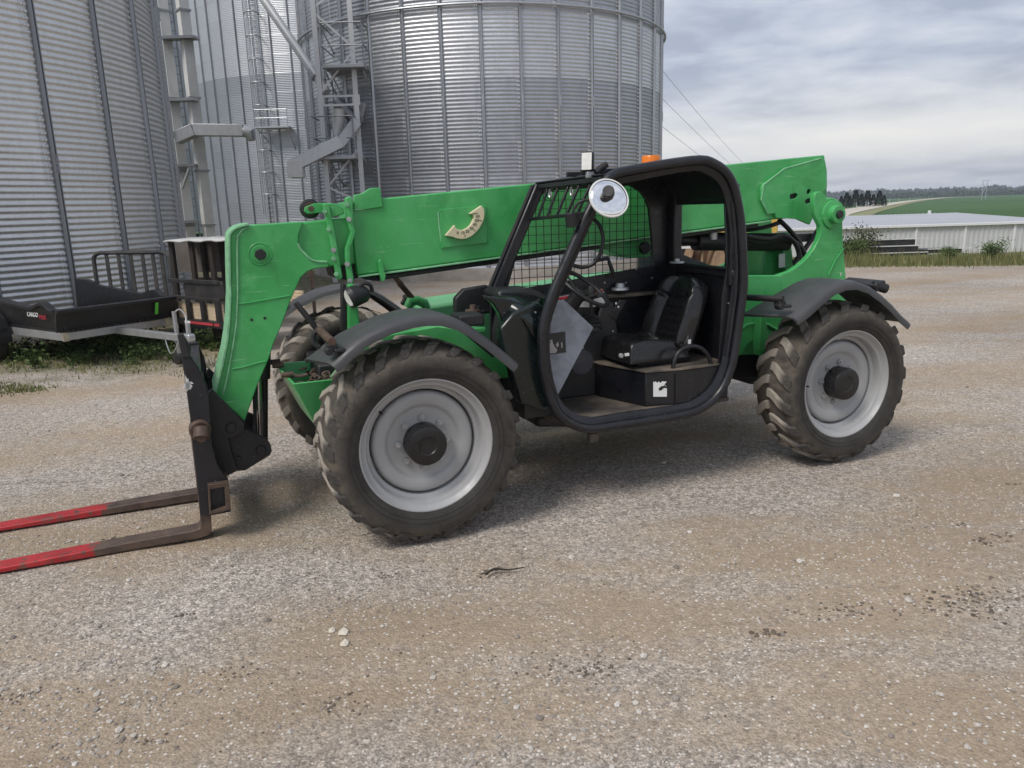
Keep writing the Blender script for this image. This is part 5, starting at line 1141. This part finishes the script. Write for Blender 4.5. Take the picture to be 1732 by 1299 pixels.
# local x along the near side, y away from the view
MB().box((UL / 2, .03, .43), (UL, .06, .09)).build('side_beam', BLKT, ut, bevel=.004)
for z_, h_ in ((.78, .05), (1.02, .05)): MB().box((UL / 2, .03, z_), (UL, .05, h_)).build('side_rail', BLKT, ut, bevel=.004)
for k in range(4): MB().box((.06 + k * .36, .028, .62), (.075, .045, .34)).build('side_post', BLKT, ut, bevel=.003)
MB().box((UL * .68, .045, .90), (.95, .02, .20)).build('side_panel', BLKT, ut)
MB().box((.45, .08, .92), (.30, .06, .10)).build('tool_latch', BLKT, ut, bevel=.01)
for k in range(7): MB().box((UL / 2, .16 + k * .19, .492), (UL - .04, .175, .035)).build('deck_board', DECK, ut, bevel=.004)
for k in range(6): MB().box((UL / 2, 1.44, .52 + k * .045), (UL, .03, .04)).build('front_board', DECK, ut)
for k in range(5): MB().box((UL / 2, .075, .50 + k * .048), (UL - .05, .012, .044)).build('side_board', DECK, ut)
MB().box((.75, -.004, .435), (.55, .008, .035)).build('marker_strip', REDL, ut); MB().box((.40, -.004, .435), (.14, .008, .035)).build('marker_white', WHITE, ut); MB().box((1.12, -.004, .435), (.12, .008, .035)).build('marker_strip', REDL, ut)
for k in (.5, 1.1):
    MB().lathe([(.0, -.09), (.26, -.09), (.30, -.05), (.30, .05), (.26, .09), (0, .09)], (0, 0, 0), 'y', 28).build('wheel', TYRE, ut).location = (k, .55, .30)
# ---- open rack with plywood back and pale sheet roof
RACK = paint('dark_brown_post', (.030, .022, .018), .7, var=.3)
PLY = paint('weathered_plywood', (.15, .13, .115), .8, var=.3, vs_=3, dust=.4, dustc=(.10, .09, .08))
r0_, r1_ = WD(297, 470, 12.9), WD(440, 470, 12.4); rd = (r1_ - r0_); rd.z = 0; rl = rd.length; rd.normalize()
zt_ = WD(297, 408, 12.9).z
rk = empty('roofed_rack', (r0_.x, r0_.y, 0), math.atan2(rd.y, rd.x)); tag(rk, 'open rack with dark posts, plywood back and pale sheet roof behind the boom head', 'rack')
for k, t in enumerate((0.0, .13, .24, .36, .47, .7, 1.0)): MB().box((rl * t, .0 if k % 2 == 0 else .5, zt_ / 2), (.07, .07, zt_)).build('post', RACK, rk)
MB().box((rl / 2 - .4, .56, zt_ - .28), (rl, .02, .55)).build('plywood_back', PLY, rk)
m = MB(); rows = [[(rl * i / 16 - .05, y, zt_ + .02 + .012 * math.sin(i * 1.7 + y * 3) + .02 * y) for y in (-.12, .2, .5, .9)] for i in range(17)]; m.sheet(rows)
o = m.build('roof_sheet', paint('pale_tarp_sheet', (.55, .55, .54), .5, var=.1), rk, smooth=60); s_ = o.modifiers.new('thickness', 'SOLIDIFY'); s_.thickness = .03
for z_ in (.5, .85): MB().box((rl / 2, .5, z_), (rl, .05, .06)).build('rack_rail', RACK, rk)
# rusty frame seen between head and fender
f0 = WD(530, 500, 13.5); fe = empty('rusty_frame', (f0.x, f0.y, 0)); tag(fe, 'rusty upright and low rail standing behind the far front wheel', 'frame')
MB().box((0, 0, .55), (.05, .05, 1.1)).build('upright', RUST, fe); MB().box((-.5, 0, WD(520, 497, 13.5).z), (1.1, .05, .05)).build('low_rail', RUST, fe)

# ---- weeds round the trailers
LEAF = None
def leaf_mat(name, a, b_):
    M_, nt, b = newmat(name); g = node(nt, 'ShaderNodeNewGeometry')
    nt.links.new(mix(nt, g.outputs['Random Per Island'], a, b_), b.inputs['Base Color']); b.inputs['Roughness'].default_value = .7; b.inputs['Specular IOR Level'].default_value = .3
    return M_
WEED = leaf_mat('weed_leaves', (.035, .065, .018), (.12, .17, .05))
GRASS = leaf_mat('grass_blades', (.10, .13, .04), (.26, .24, .11))
SHRUB = leaf_mat('shrub_leaves', (.05, .085, .025), (.13, .19, .055))
def leaf(m, p, d, L, w, rng=rng):
    d = d.normalized(); s_ = d.cross(Vector((rng.uniform(-1, 1), rng.uniform(-1, 1), .4))).normalized() * w
    m.add([p, p + d * L * .5 + s_, p + d * L, p + d * L * .5 - s_], [(0, 1, 2, 3)])
def weed(m, c, h, n):
    for k in range(n):
        a = rng.uniform(0, 6.28); t = rng.uniform(.15, 1); p = c + Vector((math.cos(a) * h * .45 * t * rng.random(), math.sin(a) * h * .45 * t * rng.random(), h * t * rng.uniform(.3, 1)))
        leaf(m, p, Vector((math.cos(a), math.sin(a), rng.uniform(-.3, .9))), h * rng.uniform(.16, .34), h * rng.uniform(.05, .10))
    for k in range(4):
        e2 = c + Vector((rng.uniform(-.3, .3) * h, rng.uniform(-.3, .3) * h, h * rng.uniform(.6, 1))); m.bar(c, e2, .004, .004)
m = MB()
for k in range(240):
    px = rng.uniform(-10, 300) if k < 170 else rng.uniform(300, 385); base = 600 - 8 * px / 300 if px < 300 else 582
    c = W(px, base + rng.gauss(0, 9 if px < 300 else 5)); weed(m, Vector((c.x, c.y, gz(c.x, c.y))), rng.uniform(.08, .26), 26)
for k in range(25):
    c = W(rng.uniform(130, 260), rng.uniform(578, 600)); weed(m, Vector((c.x, c.y, 0)), rng.uniform(.2, .34), 40)
c = W(58, 622); weed(m, Vector((c.x, c.y, 0)), .32, 55)
tag(m.build('weeds', WEED, smooth=0), 'low green weeds growing along the trailers', 'weeds', kind='stuff')
m = MB()
def blades(x, y, n, h, sp):
    for k in range(n):
        bx_, by_ = x + rng.gauss(0, sp), y + rng.gauss(0, sp); z = gz(bx_, by_); a = rng.uniform(0, 6.28); hh = h * rng.uniform(.5, 1.2); ln = Vector((rng.uniform(-.35, .35), rng.uniform(-.35, .35), 1)) * hh; w_ = .010 + hh * .02
        s_ = Vector((math.cos(a), math.sin(a), 0)) * w_; p = Vector((bx_, by_, z - .01)); m.add([p - s_, p + s_, p + ln], [(0, 1, 2)])
for k in range(700):
    px = rng.uniform(1400, 1760); c = W(px, 447 - .012 * (px - 1430) + rng.uniform(-6, 4)); blades(c.x, c.y, 16, rng.uniform(.05, .22) if rng.random() < .85 else rng.uniform(.25, .42), .3)
for k in range(80):
    c = W(rng.uniform(-10, 60), rng.uniform(650, 662)); blades(c.x, c.y, 8, .05, .12)
for k in range(160):
    c = W(rng.uniform(0, 390), rng.uniform(598, 628)); blades(c.x, c.y, 7, .07, .2)
tag(m.build('grass', GRASS, smooth=0), 'rough grass along the edge of the yard', 'grass', kind='stuff')
def shrub(px, py, h, w_, n, label, mat, dens=1, D=None):
    c = W(px, py) if D is None else WD(px, py, D); c = Vector((c.x, c.y, gz(c.x, c.y) if D is None else c.z)); o = empty('shrub', c); tag(o, label, 'shrub')
    m = MB(); st = MB()
    for k in range(9):
        a = rng.uniform(0, 6.28); e2 = Vector((math.cos(a) * w_ * .45 * rng.random(), math.sin(a) * w_ * .3 * rng.random(), h * rng.uniform(.55, 1.0))); st.tube([(0, 0, 0), e2 * .5 + Vector((0, 0, .05)), e2], [.02, .012, .004], 5)
        for q in range(n * 3):
            t = rng.uniform(.2, 1.08); p = e2 * t + Vector((rng.gauss(0, w_ * .12), rng.gauss(0, w_ * .1), rng.gauss(0, h * .08)))
            if p.z < .02: p.z = .02
            leaf(m, p, Vector((rng.gauss(0, 1), rng.gauss(0, 1), rng.gauss(.3, .7))), h * .05 + .02, h * .012 + .008)
    m.build('foliage', mat, o, smooth=0); st.build('stem', RACK, o)
shrub(1455, 436, 1.0, 1.6, 60, 'grey-green bush beside the black beam stack, right of the tower', leaf_mat('bush_leaves', (.045, .06, .025), (.13, .13, .06)))
shrub(1437, 440, .7, 1.0, 50, 'low bush against the rear of the green machine', SHRUB)
shrub(1602, 442, .42, .9, 60, 'bright green bush in front of the short beam stack', SHRUB)
shrub(1677, 444, .62, .8, 60, 'bright green bush nearest the right edge, before the white wall', SHRUB)
shrub(1420, 438, .5, .8, 40, 'small dark bush half hidden behind the green tower', SHRUB)

# ---- stacks of black beams
for i, (x0, x1, yb, D, rows, lab) in enumerate(((1415, 1555, 441, 25.2, 3, 'taller stack of long black beams before the white building'), (1560, 1629, 437, 26.0, 2, 'shorter stack of black beams right of the taller stack'))):
    a, b = WD(x0, yb, D), WD(x1, yb, D); o = empty('beam_stack', (a.x, D, a.z)); tag(o, lab, 'beams', 'stacks of black beams'); Lb = b.x - a.x
    H0 = .66 if i == 0 else .32
    for r_ in range(rows):
        zz = r_ * H0 / rows
        for j in range(4): MB().box((Lb / 2 - r_ * .06, j * .22, zz + H0 / rows * .42), (Lb - r_ * .12, .2, H0 / rows * .80)).build('beam', BLKT, o, bevel=.01)
        MB().box((Lb / 2 + .15, -.115, zz + H0 / rows * .93), (Lb + .1, .02, .03)).build('beam_edge', EW, o)
# ---- long white shed in the dip
BD = 50.0
WSH = paint('white_wall_sheet', (.56, .57, .57), .5, var=.05, vs_=1); WTR = paint('white_trim', (.74, .75, .76), .4, var=.03)
RSH = paint('grey_roof_sheet', (.42, .43, .455), .42, metal=.2, var=.08, vs_=.4, stretch=(.3, 3, 1))
e0, e1 = WD(1300, 389.5, BD), WD(1800, 374.3, BD); base = -2.45; zE = WD(1580, 381, BD).z
sh = empty('white_shed', (e0.x, BD, base)); tag(sh, 'long low white metal shed with grey roof at the right', 'building'); SL = e1.x - e0.x; HE = zE - base
nb = 6; bay = SL / nb
for k in range(nb):                 # ribbed wall panels, one per bay
    rows = []; n_ = 40
    pts = []
    for j in range(n_):
        x = k * bay + bay * j / n_; d = .0 if j % 4 < 2 else -.03; pts.append((x, d))
    pts.append(((k + 1) * bay, 0))
    MB().sheet([[(x, d, z) for x, d in pts] for z in (0, HE)]).build('wall_panel', WSH, sh, smooth=0)
    MB().box((k * bay, -.06, HE / 2), (.14, .08, HE)).build('wall_post', WTR, sh, bevel=.01)
MB().box((SL / 2, -.12, HE), (SL + .4, .2, .17)).build('eave_gutter', WTR, sh, bevel=.02)
RD_, RH = 12.0, WD(1580, 361, BD + 12).z - base
m = MB()
for k in range(60):
    x0 = SL * k / 60; x1 = SL * (k + 1) / 60; m.box(((x0 + x1) / 2, 0, 0), (.05, .05, .05)) if False else None
rows = []
for k in range(240):
    x = SL * k / 239; d = .03 if k % 4 == 0 else 0; rows.append([(x, -.15, HE + .06 + d), (x, RD_, RH + d)])
MB().sheet(rows).build('roof', RSH, sh, smooth=0)
MB().box((SL / 2, RD_, HE / 2 + .2), (SL, .1, RH - .1)).build('back_wall', WSH, sh)
for x in (0, SL): MB().prism([(0, 0), (0, HE), (RD_, RH), (RD_, 0)], x - .05, x + .05, 'x').build('gable', WSH, sh)
vx = WD(1573, 362, BD + 11.5); MB().cyl((vx.x - e0.x, RD_ - .4, RH - .1), (vx.x - e0.x, RD_ - .4, RH + .25), .12, 10).build('roof_vent', WTR, sh)

# ---- tan excavator bucket and yellow machine seen behind the cab
YEL = paint('excavator_yellow', (.60, .40, .08), .5, var=.15, vs_=3)
TAN = paint('worn_tan_bucket', (.30, .20, .12), .7, var=.3, vs_=4, dust=.4, dustc=(.16, .10, .07))
XD = 20.0
def ex(x, y, D=XD): q = WD(x, y, D); return (q.x, q.z)
xo = empty('excavator', (WD(1230, 440, XD).x, XD, 0)); tag(xo, 'yellow excavator with tan bucket parked behind the cab', 'excavator')
ox = xo.location.x
def XP(poly, D): return [(ex(x, y, D)[0] - ox, ex(x, y, D)[1]) for x, y in poly]
bo_ = MB().prism(XP([(1164, 434), (1172, 412), (1216, 409), (1230, 470), (1150, 470)], XD), .5, .56).build('bucket_back', paint('bucket_inside', (.10, .055, .035), .8, var=.3), xo)
MB().prism(XP([(1163, 436), (1171, 412), (1176, 412), (1168, 438), (1152, 472), (1146, 472)], XD), -.1, .5).build('bucket_side', TAN, xo, bevel=.01)
MB().prism(XP([(1206, 430), (1212, 410), (1218, 412), (1232, 452), (1236, 475), (1196, 475)], XD), -.1, .5).build('bucket_side', TAN, xo, bevel=.01)
MB().prism(XP([(1170, 424), (1173, 411), (1212, 409), (1210, 423)], XD), -.12, -.02).build('bucket_lip', TAN, xo, bevel=.01)
MB().prism(XP([(1186, 424), (1189, 424), (1188, 445), (1185, 445)], XD), -.05, .3).build('bucket_rib', TAN, xo)
MB().box((.9, 3.5, 1.35), (2.6, 1.8, .9)).build('body', YEL, xo, bevel=.05); MB().box((-.1, 3.0, 1.95), (1.1, 1.2, 1.0)).build('cab', YEL, xo, bevel=.05)
MB().box((-.1, 2.39, 2.0), (.85, .03, .7)).build('cab_window', paint('dark_glass', (.02, .025, .03), .1), xo)
for y in (2.6, 4.4): MB().box((.6, y, .45), (3.2, .45, .8)).build('track', RUBBER, xo, bevel=.15)
MB().tube([(-.6, 3.0, 1.8), (-1.1, 1.6, 2.6), (-.9, .6, 1.6), (-.7, .4, 1.05)], [.16, .18, .14, .10], 8).build('arm', YEL, xo)
# pale pallet of parts left of it
q = WD(1138, 414, 19.0); pl = empty('engine_block', (q.x, q.y, 0)); tag(pl, 'pale engine block on a stand seen through the cab window', 'machine part')
MB().box((0, 0, q.z), (.26, .2, .20)).cyl((.08, -.12, q.z + .02), (.08, -.08, q.z + .02), .07, 14).build('block', EW, pl, bevel=.02); MB().box((.0, 0, q.z / 2 - .06), (.2, .2, q.z - .10)).build('stand', RACK, pl)
MB().box((.7, .1, q.z - .08), (1.2, .12, .05)).build('rail', EW, pl)

# ---- far country: road, crop strip, trees, pylon, wires
road = [W(1395, 366.5), W(1426, 359.5), W(1470, 351.5), W(1520, 343.2), W(1560, 338.2), W(1620, 333.4), W(1735, 328.0)]
def ribbon(name, pts, w0, w1, mat, dz):
    rows = []
    for i, p in enumerate(pts):
        d = (pts[min(i + 1, len(pts) - 1)] - pts[max(i - 1, 0)]); d.z = 0; d.normalize(); n_ = Vector((d.y, -d.x, 0))
        rows.append([(p.x + n_.x * w0, p.y + n_.y * w0, gz(p.x + n_.x * w0, p.y + n_.y * w0) + dz), (p.x + n_.x * w1, p.y + n_.y * w1, gz(p.x + n_.x * w1, p.y + n_.y * w1) + dz)])
    o = MB().sheet(rows).build(name, mat, smooth=180); tag(o, kind='structure'); return o
road = [Vector((p.x, p.y, 0)) for p in spline(road, 4)]
ribbon('road_verge', road, 1, 4.5, paint('dry_verge_grass', (.21, .22, .10), .9, var=.2, vs_=.2), .06)
ribbon('road', road, -2.2, 2.2, paint('gravel_road', (.50, .45, .38), .9, var=.1, vs_=.3), .12)
def pine(h, w_, seed):
    rg = random.Random(seed); m = MB(); n = 2200
    for k in range(n):
        t = rg.random() ** .8; z = h * (.08 + .92 * t); rad = w_ * .5 * (1 - t) ** .85 * (.8 + .2 * math.sin(z * 6 + seed)) + .04; a = rg.uniform(0, 6.28); r_ = rad * math.sqrt(rg.uniform(.15, 1))
        leaf(m, Vector((math.cos(a) * r_, math.sin(a) * r_, z)), Vector((math.cos(a), math.sin(a), rg.uniform(-.5, .35))), h * .055, h * .014, rg)
    return m
PINE = leaf_mat('pine_needles', (.010, .020, .012), (.028, .045, .024))
pm = [pine(4.2, 1.7, s_).mesh('crown', 0) for s_ in (1, 2, 3)]
for q in pm: q.materials.append(PINE)
trk = MB().tube([(0, 0, -.2), (0, 0, 4.0)], [.11, .02], 6).mesh('trunk'); trk.materials.append(RACK)
for i, (px, top, D) in enumerate(((1431, 327, 150), (1436, 332, 146), (1446, 323, 149), (1456, 329, 147), (1466, 323.5, 150), (1476, 330, 147), (1486, 324, 149), (1494, 331, 151), (1422, 333, 152))):
    b = WD(px, 353, D); hh = WD(px, top, D).z - gz(b.x, D); o = empty('pine_tree', (b.x, D, gz(b.x, D))); k_ = hh / 4.2
    tag(o, ('leftmost dark pine in the clump beyond the shed', 'short dark pine, second from left in the clump beyond the shed', 'tall dark pine, third from left in the clump beyond the shed', 'dark pine fourth from left in the clump beyond the shed', 'tall dark pine, fifth from left in the clump beyond the shed', 'dark pine sixth from left in the clump beyond the shed', 'tall dark pine, second from right in the clump beyond the shed', 'rightmost dark pine in the clump beyond the shed', 'dark pine half hidden behind the green machine, left of the clump')[i], 'pine tree', 'pines in the clump beyond the shed')
    for me_, nm in ((pm[i % 3], 'crown'), (trk, 'trunk')):
        c = link(nm, me_, o); c.scale = (k_ * 1.7, k_ * 1.7, k_ * 1.05)
        c.rotation_euler = (0, 0, i * 1.3)
hs = WD(1462, 349, 160); o = tag(empty('farmhouse', (hs.x, 160, 0)), 'tiny pale farmhouse between the far pines', 'house'); MB().box((0, 0, .6), (3.2, 2, 1.2)).build('wall', EW, o); MB().prism([(-1.8, 1.2), (1.8, 1.2), (0, 2.0)], -1.1, 1.1).build('roof', RACK, o)
def wood(name, pts, D0, hmean, mat, label, n, lsize):
    m = MB(); rg = random.Random(5)
    for k in range(n):
        t = k / n; x0, x1 = pts; px = x0 + (x1 - x0) * (t + rg.uniform(-.6, .6) / n); D = D0 * rg.uniform(.92, 1.08); c = WD(px, 330, D); hh = hmean * rg.uniform(.7, 1.25) * (1 + .35 * mnoise.noise(Vector((px * .03, 0, 0)))); w_ = hh * rg.uniform(.55, .9)
        for q in range(70):
            a = rg.uniform(0, 6.28); zz = rg.random(); r_ = w_ * math.sqrt(rg.random()) * math.sin(math.pi * min(.97, .18 + .8 * zz)) ** .7
            leaf(m, Vector((c.x + math.cos(a) * r_, D + math.sin(a) * r_, hh * zz)), Vector((rg.gauss(0, 1), rg.gauss(0, 1), rg.gauss(0, 1))), lsize, lsize * .35, rg)
    tag(m.build(name, mat, smooth=0), label, 'woodland', kind='stuff')
wood('far_woodland', (1395, 1760), 1000, 7.0, leaf_mat('woodland_leaves', (.030, .050, .030), (.060, .085, .045)), 'long dark line of woodland along the horizon', 220, 4.0)
wood('hedge_line', (1500, 1760), 640, 3.2, leaf_mat('hedge_leaves', (.035, .060, .030), (.07, .10, .045)), 'lower line of trees before the woodland', 120, 1.8)
# pylon
PD = 240.0; pb_ = WD(1663, 340, PD); py_ = empty('pylon', (pb_.x, PD, 0)); tag(py_, 'pale H-frame power pylon standing in the far field', 'pylon'); PH = WD(1664, 305, PD).z
PYM = paint('pylon_steel', (.42, .45, .48), .6)
for s_ in (-.62, .62): MB().box((s_, 0, PH / 2), (.12, .12, PH)).build('pole', PYM, py_)
MB().box((0, 0, PH - .1), (2.6, .1, .12)).build('cross_arm', PYM, py_); MB().bar((-.62, 0, PH * .3), (.62, 0, PH * .75), .07, .07).build('brace', PYM, py_); MB().bar((.62, 0, PH * .55), (-.62, 0, PH * .85), .07, .07).build('brace', PYM, py_)
for i, px in enumerate((1504, 1520, 1538, 1552, 1570)):
    q = W(px, 345 - .14 * (px - 1504)); tag(MB().box((0, 0, .6), (.09, .09, 1.2)).build('fence_post', PYM), ('fence post nearest the pines beside the far road', 'second fence post from the pines beside the far road', 'third fence post from the pines beside the far road', 'fourth fence post from the pines beside the far road', 'fence post farthest from the pines beside the far road')[i], 'post', 'posts along the far road').location = (q.x, q.y, 0)
# far van on the road
q = W(1687, 330.2); o = tag(empty('van', (q.x, q.y, 0)), 'tiny white van on the far road near the pylon', 'van'); MB().box((0, 0, 1.4), (7, 3, 2.2)).build('body', WTR, o, bevel=.3); MB().box((0, -1.52, 1.8), (3, .05, .7)).build('window', INK, o)
for x in (-2.2, 2.2): MB().lathe([(0, -.2), (.6, -.2), (.6, .2), (0, .2)], (0, 0, 0), 'y', 16).build('wheel', RUBBER, o).location = (x, -1.3, .55)
# the air between here and the far woods
hz = MB().box((200, 560, 18.5), (2200, 1300, 45)).build('haze', None); tag(hz, 'thin bluish haze in the air over the country', 'haze', kind='stuff')
hm = bpy.data.materials.new('thin_haze'); hm.use_nodes = True; hn = hm.node_tree; hn.nodes.remove(hn.nodes['Principled BSDF']); pv = hn.nodes.new('ShaderNodeVolumePrincipled')
pv.inputs['Color'].default_value = (.80, .87, .97, 1); pv.inputs['Density'].default_value = .0005; pv.inputs['Anisotropy'].default_value = .2; hn.links.new(pv.outputs[0], hn.nodes['Material Output'].inputs['Volume']); hz.data.materials.append(hm)
# overhead wires
WIRE = paint('wire', (.30, .30, .31), .6)
for i, (a, b, lab) in enumerate((((1060, 45, 38), (1330, 335, 150), 'upper overhead wire crossing the sky right of the bin'), ((1060, 105, 38), (1330, 340, 150), 'middle overhead wire crossing the sky right of the bin'), ((1060, 165, 38), (1330, 343, 150), 'lowest overhead wire crossing the sky right of the bin'))):
    A1, B1 = WD(*a), WD(*b); pts = [A1.lerp(B1, t / 12) - Vector((0, 0, 1.2 * (1 - (2 * t / 12 - 1) ** 2))) for t in range(13)]
    tag(MB().tube(pts, .012, 5).build('overhead_wire', WIRE), lab, 'wire', 'overhead wires')
